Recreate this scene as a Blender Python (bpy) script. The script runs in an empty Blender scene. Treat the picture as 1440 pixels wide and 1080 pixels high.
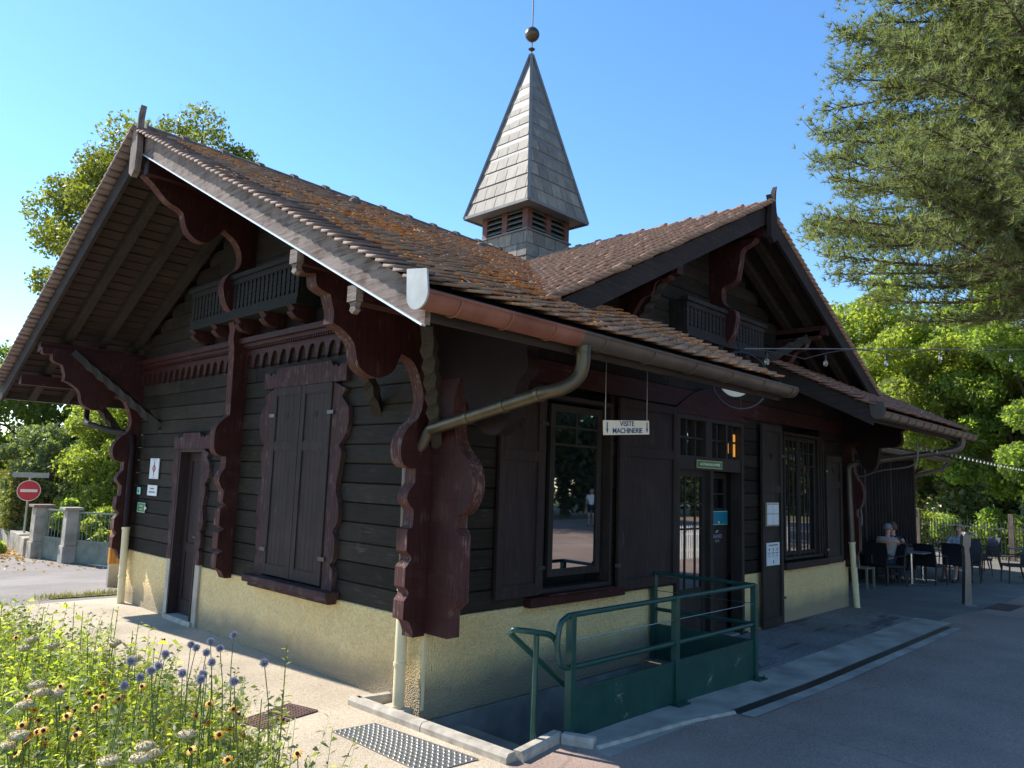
import bpy, bmesh, math, random
import numpy as np
from mathutils import Vector, Matrix
random.seed(7); RNG=np.random.default_rng(11)
S=bpy.context.scene; COL=S.collection
# ------------------------------------------------------------------ helpers
def ss(a,b,x):
    t=min(1,max(0,(x-a)/(b-a))); return t*t*(3-2*t)
def gz(x,y):
    """height of the ground"""
    g=-.05*ss(1,4,x)-.15*ss(9,13,x)
    return g-.55*ss(6.8,15,y)*(1-ss(5,9,x))
class MB:
    def __init__(s): s.v=[];s.f=[];s.at=None
    def add(s,vs,fs):
        n=len(s.v); s.v+= [tuple(p) for p in vs]; s.f+=[tuple(i+n for i in f) for f in fs]
    def box(s,x0,x1,y0,y1,z0,z1):
        if x0>x1:x0,x1=x1,x0
        if y0>y1:y0,y1=y1,y0
        s.add([(x0,y0,z0),(x1,y0,z0),(x1,y1,z0),(x0,y1,z0),(x0,y0,z1),(x1,y0,z1),(x1,y1,z1),(x0,y1,z1)],
              [(0,3,2,1),(4,5,6,7),(0,1,5,4),(1,2,6,5),(2,3,7,6),(3,0,4,7)])
    def bar(s,a,b,w,h,up=(0,0,1)):
        a=Vector(a);b=Vector(b);d=(b-a).normalized();u=Vector(up)
        r=d.cross(u)
        if r.length<1e-4: r=d.cross(Vector((1,0,0)))
        r.normalize();u=r.cross(d).normalized();r*=w/2;u*=h/2
        s.add([a-r-u,a+r-u,a+r+u,a-r+u,b-r-u,b+r-u,b+r+u,b-r+u],[(0,1,2,3),(7,6,5,4),(0,4,5,1),(1,5,6,2),(2,6,7,3),(3,7,4,0)])
    def prism(s,pts,fn,a,b):
        """2D outline -> fn(u,v,w) 3D, extruded w from a to b"""
        n=len(pts)
        s.add([fn(u,v,a) for u,v in pts]+[fn(u,v,b) for u,v in pts],
              [tuple(range(n)),tuple(range(2*n-1,n-1,-1))]+[(i,n+i,n+(i+1)%n,(i+1)%n) for i in range(n)])
    def tube(s,pts,r,n=8,caps=True,closed=False):
        pts=[Vector(p) for p in pts]; m=len(pts)
        rr=r if isinstance(r,(list,tuple)) else [r]*m
        prev=None; base=len(s.v)
        for i,p in enumerate(pts):
            if closed: d=(pts[(i+1)%m]-pts[i-1])
            else: d=(pts[min(i+1,m-1)]-pts[max(i-1,0)])
            d.normalize()
            if prev is None:
                u=d.cross(Vector((0,0,1)))
                if u.length<.05: u=d.cross(Vector((1,0,0)))
            else: u=prev-d*prev.dot(d)
            u.normalize();prev=u;w=d.cross(u)
            for k in range(n):
                t=2*math.pi*k/n; q=p+(u*math.cos(t)+w*math.sin(t))*rr[i]; s.v.append(tuple(q))
        for i in range(m if closed else m-1):
            j=(i+1)%m
            for k in range(n):
                s.f.append((base+i*n+k,base+i*n+(k+1)%n,base+j*n+(k+1)%n,base+j*n+k))
        if caps and not closed:
            s.f.append(tuple(base+k for k in range(n-1,-1,-1))); s.f.append(tuple(base+(m-1)*n+k for k in range(n)))
    def lathe(s,prof,c,n=16):
        base=len(s.v)
        for r,z in prof:
            for k in range(n):
                t=2*math.pi*k/n; s.v.append((c[0]+r*math.cos(t),c[1]+r*math.sin(t),c[2]+z))
        for i in range(len(prof)-1):
            for k in range(n): s.f.append((base+i*n+k,base+i*n+(k+1)%n,base+(i+1)*n+(k+1)%n,base+(i+1)*n+k))
        s.f.append(tuple(base+k for k in range(n-1,-1,-1)));s.f.append(tuple(base+(len(prof)-1)*n+k for k in range(n)))
    def build(s,name,mat,parent=None,smooth=False,rnd=None,kind=None,bevel=0,flip=False,local=False,edge=None):
        off=Vector((0,0,0))
        if parent is not None and not local:
            p=parent
            while p: off+=Vector(p.location); p=p.parent
        me=bpy.data.meshes.new(name)
        v=[(a[0]-off[0],a[1]-off[1],a[2]-off[2]) for a in s.v]
        me.from_pydata(v,[],s.f)
        me.update()
        if rnd is not None:
            at=me.attributes.new('rnd','FLOAT','FACE'); at.data.foreach_set('value',rnd)
        me.materials.append(M[mat] if isinstance(mat,str) else mat)
        if edge:
            me.materials.append(M[edge])
            for p_ in me.polygons:
                if len(p_.vertices)==4:p_.material_index=1
        bm=bmesh.new();bm.from_mesh(me);bmesh.ops.recalc_face_normals(bm,faces=bm.faces)
        if smooth:
            for f in bm.faces: f.smooth=True
        bm.to_mesh(me);bm.free()
        if smooth:
            try: me.set_sharp_from_angle(angle=math.radians(40))
            except Exception: pass
        o=bpy.data.objects.new(name,me);COL.objects.link(o)
        if parent is not None:o.parent=parent
        if kind:o['kind']=kind
        if bevel:
            b=o.modifiers.new('b','BEVEL');b.width=bevel;b.segments=2;b.limit_method='ANGLE'
        return o
def fast(name,verts,faces,mat,parent=None,rnd=None,smooth=False,kind=None):
    """numpy mesh: faces (n,k)"""
    off=np.zeros(3);p=parent
    while p: off+=np.array(p.location); p=p.parent
    verts=np.asarray(verts,dtype=np.float32)-off.astype(np.float32);faces=np.asarray(faces,dtype=np.int32)
    me=bpy.data.meshes.new(name);n,k=faces.shape
    me.vertices.add(len(verts));me.vertices.foreach_set('co',verts.ravel())
    me.loops.add(n*k);me.loops.foreach_set('vertex_index',faces.ravel())
    me.polygons.add(n);me.polygons.foreach_set('loop_start',np.arange(0,n*k,k,dtype=np.int32))
    me.update(calc_edges=True)
    if rnd is not None:
        at=me.attributes.new('rnd','FLOAT','FACE');at.data.foreach_set('value',np.asarray(rnd,dtype=np.float32))
    if smooth: me.polygons.foreach_set('use_smooth',np.ones(n,bool))
    me.materials.append(M[mat]);o=bpy.data.objects.new(name,me);COL.objects.link(o)
    if parent is not None:o.parent=parent
    if kind:o['kind']=kind
    return o
def thing(name,label,cat,loc=(0,0,0),group=None,rz=0):
    o=bpy.data.objects.new(name,None);COL.objects.link(o);o.location=loc;o.rotation_euler=(0,0,rz);o.empty_display_size=.2
    o['label']=label;o['category']=cat
    if group:o['group']=group
    return o
def tag(o,label,cat,group=None):
    o['label']=label;o['category']=cat
    if group:o['group']=group
    return o
def dup(o,loc=None,rz=None,label=None,parent=None):
    c=o.copy();COL.objects.link(c)
    if parent is not None:c.parent=parent
    if loc is not None:c.location=loc
    if rz is not None:c.rotation_euler=(0,0,rz)
    if label:c['label']=label
    for ch in o.children: dup(ch,parent=c)
    return c
def cat(pts,k=5,closed=False):
    """Catmull-Rom through pts"""
    P=[np.array(p,float) for p in pts];n=len(P);out=[]
    if n<3:return [tuple(p) for p in P]
    for i in range(n-1 if not closed else n):
        a=P[i-1] if (i>0 or closed) else P[0];b=P[i];c=P[(i+1)%n];d=P[(i+2)%n] if (i+2<n or closed) else P[-1]
        for j in range(k):
            t=j/k;out.append(tuple(.5*((2*b)+(-a+c)*t+(2*a-5*b+4*c-d)*t*t+(-a+3*b-3*c+d)*t**3)))
    if not closed: out.append(tuple(P[-1]))
    return out
def segs(*L):
    o=[]
    for s in L:
        q=cat(s) if len(s)>2 else list(s)
        for p in q:
            if not o or abs(o[-1][0]-p[0])+abs(o[-1][1]-p[1])>1e-4:o.append(p)
    return o
# ------------------------------------------------------------------ materials
M={}
def nodes(name):
    m=bpy.data.materials.new(name);m.use_nodes=True;nt=m.node_tree;nt.nodes.clear()
    out=nt.nodes.new('ShaderNodeOutputMaterial');b=nt.nodes.new('ShaderNodeBsdfPrincipled');nt.links.new(b.outputs[0],out.inputs[0])
    M[name]=m;return m,nt,b,out
def lk(nt,a,b):nt.links.new(a,b)
def noise(nt,scale,detail=4,vec=None,rough=.55,mapscale=None):
    n=nt.nodes.new('ShaderNodeTexNoise');n.inputs['Scale'].default_value=scale;n.inputs['Detail'].default_value=detail;n.inputs['Roughness'].default_value=rough
    if vec is None:
        tc=nt.nodes.new('ShaderNodeTexCoord');vec=tc.outputs['Object']
    if mapscale:
        mp=nt.nodes.new('ShaderNodeMapping');mp.inputs['Scale'].default_value=mapscale;lk(nt,vec,mp.inputs[0]);vec=mp.outputs[0]
    lk(nt,vec,n.inputs['Vector']);return n
def ramp(nt,fac,stops):
    r=nt.nodes.new('ShaderNodeValToRGB');e=r.color_ramp.elements
    while len(e)<len(stops):e.new(.5)
    for i,(p,c) in enumerate(stops):
        e[i].position=p;e[i].color=(c[0],c[1],c[2],1) if hasattr(c,'__len__') else (c,c,c,1)
    lk(nt,fac,r.inputs[0]);return r
def mixc(nt,fac,a,b,mode='MIX'):
    m=nt.nodes.new('ShaderNodeMix');m.data_type='RGBA';m.blend_type=mode
    if hasattr(fac,'name'):lk(nt,fac,m.inputs[0])
    else:m.inputs[0].default_value=fac
    for s,x in ((6,a),(7,b)):
        if hasattr(x,'name'):lk(nt,x,m.inputs[s])
        else:m.inputs[s].default_value=(x[0],x[1],x[2],1)
    return m.outputs[2]
def bump(nt,b,h,st,dist=.01):
    n=nt.nodes.new('ShaderNodeBump');n.inputs['Strength'].default_value=st;n.inputs['Distance'].default_value=dist;lk(nt,h,n.inputs['Height']);lk(nt,n.outputs[0],b.inputs['Normal']);return n
def attr(nt,name='rnd'):
    a=nt.nodes.new('ShaderNodeAttribute');a.attribute_name=name;return a.outputs['Fac']
def simple(name,c,rough=.6,var=.25,scale=6,bst=.15,bscale=40,metal=0,spec=.5,c2=None,mapscale=None,detail=5,bdist=.005):
    m,nt,b,out=nodes(name)
    n=noise(nt,scale,detail,mapscale=mapscale)
    lo=tuple(x*(1-var) for x in c);hi=c2 if c2 else tuple(min(1,x*(1+var)) for x in c)
    r=ramp(nt,n.outputs[0],[(.3,lo),(.7,hi)]);lk(nt,r.outputs[0],b.inputs['Base Color'])
    b.inputs['Roughness'].default_value=rough;b.inputs['Metallic'].default_value=metal;b.inputs['Specular IOR Level'].default_value=spec
    if bst:
        n2=noise(nt,bscale,4,mapscale=mapscale);bump(nt,b,n2.outputs[0],bst,bdist)
    return m
def wood(name,c,axis,rough=.55,worn=None,wamt=.5,spec=.4,joint=False,var=False):
    """painted/weathered wood: grain stretched along the axis"""
    m,nt,b,out=nodes(name);sc={'x':(.06,1,1),'y':(1,.06,1),'z':(1,1,.06)}[axis]
    g=noise(nt,45,5,mapscale=sc);big=noise(nt,2.2,4)
    r=ramp(nt,g.outputs[0],[(.3,tuple(x*.72 for x in c)),(.7,tuple(x*1.22 for x in c))])
    r2=ramp(nt,big.outputs[0],[(.3,.8),(.7,1.15)])
    col=mixc(nt,1,r.outputs[0],r2.outputs[0],'MULTIPLY')
    if worn:
        w=noise(nt,7,7,mapscale=(1,1,1));g2=noise(nt,60,3,mapscale=sc)
        mm=nt.nodes.new('ShaderNodeMath');mm.operation='MULTIPLY';lk(nt,w.outputs[0],mm.inputs[0]);lk(nt,g2.outputs[0],mm.inputs[1])
        rr=ramp(nt,mm.outputs[0],[(.36-.16*wamt,0),(.46-.1*wamt,1)]);col=mixc(nt,rr.outputs[0],col,worn)
    if var:
        rv=ramp(nt,attr(nt),[(0,.62),(1,1.38)]);col=mixc(nt,1,col,rv.outputs[0],'MULTIPLY')
    if joint:
        tc=nt.nodes.new('ShaderNodeTexCoord');sx_=nt.nodes.new('ShaderNodeSeparateXYZ');lk(nt,tc.outputs['Object'],sx_.inputs[0])
        m1=nt.nodes.new('ShaderNodeMath');m1.operation='MULTIPLY_ADD';lk(nt,sx_.outputs[2],m1.inputs[0]);m1.inputs[1].default_value=1/.187;nn=noise(nt,1.5,2);m3=nt.nodes.new('ShaderNodeMath');m3.operation='MULTIPLY';lk(nt,nn.outputs[0],m3.inputs[0]);m3.inputs[1].default_value=.12;lk(nt,m3.outputs[0],m1.inputs[2])
        m2=nt.nodes.new('ShaderNodeMath');m2.operation='FRACT';lk(nt,m1.outputs[0],m2.inputs[0]);rj=ramp(nt,m2.outputs[0],[(.0,1),(.03,0)]);col=mixc(nt,rj.outputs[0],col,(.008,.004,.004))
        n9=noise(nt,3.1,6,rough=.7);r9=ramp(nt,n9.outputs[0],[(.55,0),(.75,.5)]);col=mixc(nt,r9.outputs[0],col,(.11,.055,.05))
    lk(nt,col,b.inputs['Base Color']);b.inputs['Roughness'].default_value=min(1,rough+.12);b.inputs['Specular IOR Level'].default_value=spec*.6
    bump(nt,b,g.outputs[0],.35,.004);return m
for ax in 'xyz':
    wood('wall_'+ax,(.025,.0195,.0145),ax,.66,(.05,.042,.034),.3,.3,var=True)
    wood('red_'+ax,(.042,.0118,.011),ax,.5,(.08,.04,.036),.25,.35,ax=='z');wood('red_edge_'+ax,(.085,.036,.032),ax,.7,(.20,.14,.12),.5,.3)
    wood('brown_'+ax,(.040,.027,.025),ax,.6,(.06,.047,.043),.15,.3)
    wood('darkstain_'+ax,(.014,.013,.012),ax,.66);wood('mauve_'+ax,(.064,.034,.033),ax,.75,(.12,.09,.085),.6,.25)
    wood('olive_'+ax,(.036,.029,.025),ax,.55,(.05,.045,.038),.2,.35)
    wood('grey_'+ax,(.26,.205,.18),ax,.85,(.12,.08,.065),.8)
    wood('darkbeam_'+ax,(.040,.031,.028),ax,.65,(.06,.05,.045),.2,.3)
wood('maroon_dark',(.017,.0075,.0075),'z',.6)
wood('orange_wood',(.62,.27,.045),'z',.5)
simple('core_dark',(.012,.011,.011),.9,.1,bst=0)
simple('tarnish',(.10,.078,.05),.42,.3,3,.1,30,metal=.65)
simple('copper',(.22,.075,.05),.5,.35,3,.1,20,metal=.3,c2=(.30,.13,.09))
simple('gutter_brown',(.12,.095,.075),.5,.25,3,.08,20,metal=.45)
simple('zinc',(.6,.6,.58),.5,.1,8,.05,20,metal=.75)
simple('cap_metal',(.40,.40,.375),.55,.15,9,.1,20,metal=.2)
simple('cream_pipe',(.72,.62,.38),.45,.08,5,.03,20)
simple('cable_grey',(.2,.2,.21),.5,.1)
simple('black_metal',(.02,.02,.022),.4,.2)
simple('slate_tile_trim',(.17,.165,.16),.6,.15,6,.1,30)
simple('kerb_stone',(.42,.37,.30),.85,.3,9,.4,70)
simple('concrete_dark',(.25,.235,.20),.9,.35,3,.35,35)
simple('concrete_strip',(.39,.345,.28),.88,.35,2.2,.3,50)
simple('steel',(.45,.44,.42),.38,.1,4,.05,30,metal=.85)
m,nt,b,out=nodes('rail_green');n=noise(nt,6,5);n2=noise(nt,55,4,rough=.7);n3=noise(nt,3,3)
r=ramp(nt,n.outputs[0],[(.3,(.006,.045,.036)),(.7,(.011,.070,.056))]);mm=nt.nodes.new('ShaderNodeMath');mm.operation='MULTIPLY';lk(nt,n2.outputs[0],mm.inputs[0]);lk(nt,n3.outputs[0],mm.inputs[1]);rr=ramp(nt,mm.outputs[0],[(.40,0),(.42,1)])
lk(nt,mixc(nt,rr.outputs[0],r.outputs[0],(.30,.25,.19)),b.inputs['Base Color']);b.inputs['Roughness'].default_value=.36;bump(nt,b,n.outputs[0],.08,.005)
simple('wicker',(.010,.011,.014),.6,.3,60,.6,120)
simple('bollard_steel',(.20,.20,.20),.4,.15,4,.05,30,metal=.8)
simple('table_top',(.2,.2,.21),.35,.15,5)
simple('chrome',(.6,.6,.6),.25,.05,metal=1,bst=0)
simple('sign_white',(.90,.79,.60),.5,.05,6,0)
simple('paper',(.68,.70,.70),.7,.05,6,0)
simple('ink_blue',(.02,.05,.18),.5,.1,bst=0)
simple('ink_dark',(.05,.05,.06),.6,.1,bst=0)
simple('ink_faint',(.32,.33,.35),.6,.1,bst=0)
simple('ink_red',(.30,.05,.06),.6,.1,bst=0)
simple('sign_red',(.62,.02,.03),.4,.1,bst=0)
simple('sign_green',(.03,.16,.06),.4,.15,bst=0)
simple('brass',(.42,.36,.2),.5,.1)
simple('teal',(.015,.19,.27),.4,.15,bst=0)
simple('mint',(.3,.6,.48),.5,.1,bst=0)
simple('pole_grey',(.38,.36,.28),.5,.15)
simple('bark',(.13,.10,.075),.9,.4,5,.6,18,mapscale=(1,1,.3),bdist=.03)
simple('pine_bark',(.12,.085,.065),.9,.4,5,.6,14,bdist=.03)
simple('stone_wall',(.36,.31,.24),.9,.4,4,.6,12,bdist=.02)
simple('skin',(.52,.30,.22),.5,.08,bst=0)
simple('hair_grey',(.22,.205,.19),.8,.2,40)
simple('hair_brown',(.10,.06,.045),.7,.3,40)
simple('hair_blond',(.30,.22,.14),.7,.3,40)
simple('cloth_sand',(.33,.33,.31),.9,.1)
simple('cloth_navy',(.012,.015,.03),.9,.2)
simple('cloth_jeans',(.05,.065,.10),.9,.2)
simple('cloth_white',(.75,.75,.75),.9,.05)
simple('shoe',(.03,.03,.03),.6,.1)
simple('iron_post',(.02,.022,.022),.5,.2)
simple('thistle',(.40,.38,.46),.8,.35,80,.5,200)
simple('petal_yellow',(.85,.36,.01),.6,.15,20,0)
simple('petal_eye',(.035,.018,.01),.8,.2,bst=0)
simple('gate_paint',(.20,.215,.16),.7,.35,3)
simple('picket',(.6,.58,.54),.8,.15)
simple('louvre',(.11,.115,.10),.6,.2)
simple('wood_pale',(.22,.19,.13),.6,.1)
simple('sweet_lit',(.9,.45,.08),.7,.05)
# yarrow head : cream brown domes
m,nt,b,out=nodes('yarrow');n=noise(nt,90,3);r=ramp(nt,n.outputs[0],[(.3,(.42,.30,.14)),(.6,(.70,.58,.32))]);lk(nt,r.outputs[0],b.inputs['Base Color']);b.inputs['Roughness'].default_value=.9;bump(nt,b,n.outputs[0],1,.01)
# render (roughcast) on the plinth
m,nt,b,out=nodes('roughcast')
v=nt.nodes.new('ShaderNodeTexVoronoi');v.inputs['Scale'].default_value=75;tc=nt.nodes.new('ShaderNodeTexCoord');lk(nt,tc.outputs['Object'],v.inputs['Vector'])
n1=noise(nt,34,4);n2=noise(nt,1.3,5)
mm=nt.nodes.new('ShaderNodeMath');mm.operation='ADD';lk(nt,v.outputs['Distance'],mm.inputs[0]);lk(nt,n1.outputs[0],mm.inputs[1])
r=ramp(nt,n2.outputs[0],[(.3,(.84,.61,.27)),(.7,(.91,.70,.34))])
r3=ramp(nt,n1.outputs[0],[(.35,.86),(.65,1.06)]);c=mixc(nt,1,r.outputs[0],r3.outputs[0],'MULTIPLY')
sx=nt.nodes.new('ShaderNodeSeparateXYZ');lk(nt,tc.outputs['Object'],sx.inputs[0])
n4=noise(nt,2.5,5);ma=nt.nodes.new('ShaderNodeMath');ma.operation='MULTIPLY_ADD';lk(nt,n4.outputs[0],ma.inputs[0]);ma.inputs[1].default_value=-.25;lk(nt,sx.outputs[2],ma.inputs[2])
dr=ramp(nt,ma.outputs[0],[(.0,.9),(.22,0)]);dr.color_ramp.elements[0].position=.0
c=mixc(nt,dr.outputs[0],c,(.33,.27,.18));n8=noise(nt,4.5,7,rough=.75);r8=ramp(nt,n8.outputs[0],[(.58,0),(.70,.35)]);c=mixc(nt,r8.outputs[0],c,(.52,.42,.27));lk(nt,c,b.inputs['Base Color']);b.inputs['Roughness'].default_value=.9;bump(nt,b,mm.outputs[0],.9,.014)
# tiles
def tile_mat(name,c1,c2,lich,red=0):
    m,nt,b,out=nodes(name);a=attr(nt)
    r=ramp(nt,a,[(0,c1),(.5,tuple((x+y)/2 for x,y in zip(c1,c2))),(1,c2)])
    n=noise(nt,1.1,3);n2=noise(nt,13,6,rough=.75);n3=noise(nt,26,3)
    ad=nt.nodes.new('ShaderNodeMath');ad.operation='MULTIPLY';lk(nt,n.outputs[0],ad.inputs[0]);lk(nt,n2.outputs[0],ad.inputs[1])
    k=ramp(nt,ad.outputs[0],[(.36-.13*lich,0),(.42-.13*lich,1)])
    if lich<=.05:k=ramp(nt,ad.outputs[0],[(.45,0),(.6,.4)])
    lc=ramp(nt,n3.outputs[0],[(.30,(.20,.10,.062)),(.40,(.60,.16,.022)),(.54,(.74,.25,.035)),(.66,(.62,.50,.38))])
    kk=k.outputs[0];col=mixc(nt,kk,r.outputs[0],lc.outputs[0])
    n5=noise(nt,14,5);g=ramp(nt,n5.outputs[0],[(.5,0),(.75,.55 if lich<=.05 else .45)]);col=mixc(nt,g.outputs[0],col,(.30,.27,.23))
    lk(nt,col,b.inputs['Base Color']);b.inputs['Roughness'].default_value=.85;bump(nt,b,n2.outputs[0],.6,.01)
tile_mat('tile_mossy',(.22,.115,.07),(.56,.33,.205),.95)
tile_mat('tile_brown',(.36,.205,.135),(.47,.29,.195),.0)
tile_mat('tile_red',(.20,.085,.055),(.38,.17,.105),.15)
m,nt,b,out=nodes('slate');a=attr(nt);r=ramp(nt,a,[(0,(.19,.165,.135)),(1,(.32,.275,.22))]);n=noise(nt,14,6,mapscale=(1,1,.35));r2=ramp(nt,n.outputs[0],[(.3,.7),(.7,1.12)])
lk(nt,mixc(nt,1,r.outputs[0],r2.outputs[0],'MULTIPLY'),b.inputs['Base Color']);b.inputs['Roughness'].default_value=.68;b.inputs['Specular IOR Level'].default_value=.4;bump(nt,b,n.outputs[0],.3,.006)
# glass
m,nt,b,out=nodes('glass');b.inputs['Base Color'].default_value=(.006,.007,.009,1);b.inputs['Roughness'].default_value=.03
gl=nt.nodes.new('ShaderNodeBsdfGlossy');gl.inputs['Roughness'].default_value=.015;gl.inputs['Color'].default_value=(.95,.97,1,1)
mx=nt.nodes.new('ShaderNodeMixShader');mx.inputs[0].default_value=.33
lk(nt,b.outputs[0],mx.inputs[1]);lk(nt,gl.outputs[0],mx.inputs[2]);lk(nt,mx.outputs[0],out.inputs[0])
m,nt,b,out=nodes('bulb_glass');b.inputs['Base Color'].default_value=(.9,.85,.75,1);b.inputs['Transmission Weight'].default_value=.85;b.inputs['Roughness'].default_value=.05
# ground materials
def ground(name,c,c2,grain=120,bst=.5,patch=1.0,speck=None,crack=0,streak=0):
    m,nt,b,out=nodes(name);tc=nt.nodes.new('ShaderNodeTexCoord')
    n1=noise(nt,grain,3);n2=noise(nt,patch,6,rough=.65);n3=noise(nt,grain*.35,3);n4=noise(nt,patch*.25,3)
    r=ramp(nt,n1.outputs[0],[(.3,tuple(x*.6 for x in c)),(.5,c),(.72,c2)])
    r2=ramp(nt,n2.outputs[0],[(.3,.74),(.7,1.14)]);r3=ramp(nt,n3.outputs[0],[(.35,.86),(.65,1.08)]);r4=ramp(nt,n4.outputs[0],[(.35,.86),(.65,1.08)])
    col=mixc(nt,1,r.outputs[0],r2.outputs[0],'MULTIPLY');col=mixc(nt,1,col,r3.outputs[0],'MULTIPLY');col=mixc(nt,1,col,r4.outputs[0],'MULTIPLY')
    if crack:
        wn=noise(nt,2.5,4);mv=nt.nodes.new('ShaderNodeMix');mv.data_type='VECTOR';mv.inputs[0].default_value=.16;lk(nt,tc.outputs['Object'],mv.inputs[4]);lk(nt,wn.outputs['Color'],mv.inputs[5])
        vo=nt.nodes.new('ShaderNodeTexVoronoi');vo.feature='DISTANCE_TO_EDGE';vo.inputs['Scale'].default_value=crack;lk(nt,mv.outputs[1],vo.inputs['Vector'])
        rc=ramp(nt,vo.outputs['Distance'],[(.0,1),(.006,0)]);gate_=ramp(nt,n4.outputs[0],[(.52,0),(.60,.4)]);mm_=mixc(nt,1,rc.outputs[0],gate_.outputs[0],'MULTIPLY');col=mixc(nt,mm_,col,tuple(x*.35 for x in c))
        sp=noise(nt,7,5);rs_=ramp(nt,sp.outputs[0],[(.70,0),(.76,.6)]);col=mixc(nt,rs_.outputs[0],col,tuple(x*.5 for x in c))
    if streak:
        st_=noise(nt,7,5,mapscale=(.12,1,1));gs_=noise(nt,.8,3);ms_=nt.nodes.new('ShaderNodeMath');ms_.operation='MULTIPLY';lk(nt,st_.outputs[0],ms_.inputs[0]);lk(nt,gs_.outputs[0],ms_.inputs[1]);rs_=ramp(nt,ms_.outputs[0],[(.30,0),(.37,.85)]);col=mixc(nt,rs_.outputs[0],col,tuple(x*.25 for x in c))
    lk(nt,col,b.inputs['Base Color']);b.inputs['Roughness'].default_value=.88;bump(nt,b,n1.outputs[0],bst,.006)
    return nt,b
ground('pavement_beige',(.54,.44,.315),(.76,.64,.49),90)
ground('asphalt_red',(.33,.23,.18),(.52,.375,.295),110,patch=.7,crack=.35)
ground('asphalt_grey',(.27,.23,.20),(.43,.37,.32),90,patch=.6,crack=.3)
ground('terrace_floor',(.18,.165,.145),(.24,.22,.19),60,.2,patch=.8,crack=.25)
ground('platform_floor',(.22,.205,.19),(.29,.275,.255),50,.15,patch=1.4,streak=1)
ground('soil',(.13,.09,.055),(.24,.18,.1),30,.6,patch=.4)
ground('meadow',(.10,.10,.03),(.30,.24,.08),12,.6,patch=.3)
ground('leaf_litter_ground',(.36,.22,.09),(.55,.36,.15),25,.5,patch=.6)
# leaves
def leaf(name,dark,light,trans=.45,gloss=.35):
    m,nt,b,out=nodes(name);a=attr(nt);n=noise(nt,.7,3)
    r=ramp(nt,a,[(0,dark),(.6,tuple((x+y)/2 for x,y in zip(dark,light))),(1,light)])
    r2=ramp(nt,n.outputs[0],[(.3,.8),(.7,1.2)]);col=mixc(nt,1,r.outputs[0],r2.outputs[0],'MULTIPLY')
    lk(nt,col,b.inputs['Base Color']);b.inputs['Roughness'].default_value=.5;b.inputs['Specular IOR Level'].default_value=gloss
    t=nt.nodes.new('ShaderNodeBsdfTranslucent');tcol=mixc(nt,1,col,(1.5,1.6,.5),'MULTIPLY');lk(nt,tcol,t.inputs[0])
    mx=nt.nodes.new('ShaderNodeMixShader');mx.inputs[0].default_value=trans;lk(nt,b.outputs[0],mx.inputs[1]);lk(nt,t.outputs[0],mx.inputs[2]);lk(nt,mx.outputs[0],out.inputs[0])
leaf('leaf_big',(.10,.13,.03),(.30,.29,.07),.45)
leaf('leaf_bright',(.15,.23,.07),(.38,.44,.14),.62)
leaf('leaf_yellow',(.18,.24,.07),(.43,.44,.15),.62)
leaf('leaf_mid',(.10,.15,.045),(.25,.29,.08),.55)
leaf('leaf_dark',(.03,.05,.015),(.07,.10,.03),.35)
leaf('leaf_grey',(.12,.15,.07),(.30,.34,.17),.4)
leaf('needle',(.13,.155,.078),(.32,.34,.185),.36,.2)
leaf('hedge_leaf',(.16,.17,.04),(.34,.30,.09),.3)
leaf('herb',(.24,.31,.065),(.60,.60,.17),.58)
leaf('stem_green',(.14,.18,.05),(.22,.26,.08),.1)
leaf('dry_leaf',(.35,.17,.05),(.60,.36,.12),.2)
# ------------------------------------------------------------------ wall-plane helpers : L = gable wall x=0 (u=y), F = front wall y=0 (u=x); d = outward
def fn(side):
    return (lambda u,z,d:(-d,u,z)) if side=='L' else (lambda u,z,d:(u,-d,z))
def wbox(mb,side,u0,u1,z0,z1,d0,d1):
    f=fn(side);a=f(u0,z0,d0);b=f(u1,z1,d1);mb.box(a[0],b[0],a[1],b[1],a[2],b[2])
# ================================================================== THE CHALET
RX=4.63;RY=3.3;ZR=5.42;SL=.502;EY=-1.525;LX=-1.39;RXX=10.65;WX=9.25;WY=6.6
def zm(y): return ZR-SL*abs(y-RY)
def zc(x): return ZR-SL*abs(x-RX)
B=thing('timber_chalet','dark timber chalet with brown tiled roofs, slate spire and yellow rendered plinth','building',(4.6,3.3,0))
# plinth
mb=MB()
pt=.70
mb.box(0,3.75,0,.28,-.09,pt)            # front, left of the door
mb.box(5.44,WX,0,.28,-.25,pt)
mb.box(0,.28,.28,4.2,-.09,pt);mb.box(0,.28,4.98,WY,-.09,pt)
mb.box(.28,WX,WY-.28,WY,-.25,pt);mb.box(WX-.28,WX,.28,WY-.28,-.25,pt)
pl=mb.build('plinth','roughcast',B,bevel=.012)
mb=MB();mb.box(.004,.03,-.004,.02,0,pt-.002);mb.build('corner_bead','cream_pipe',B)
# inner core (dark interior)
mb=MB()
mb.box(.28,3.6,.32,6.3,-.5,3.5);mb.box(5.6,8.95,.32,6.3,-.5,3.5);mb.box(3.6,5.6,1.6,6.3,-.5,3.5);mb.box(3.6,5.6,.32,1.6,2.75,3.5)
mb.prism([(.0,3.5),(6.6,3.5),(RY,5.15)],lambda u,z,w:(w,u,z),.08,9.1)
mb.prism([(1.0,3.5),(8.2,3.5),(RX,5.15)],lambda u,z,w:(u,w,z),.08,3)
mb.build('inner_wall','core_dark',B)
mb=MB();mb.box(3.6,5.6,.0,1.6,-.06,-.03);mb.build('threshold','concrete_dark',B)
wood('plain_wall','x' and (.023,.019,.015),'x',.66)
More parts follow.
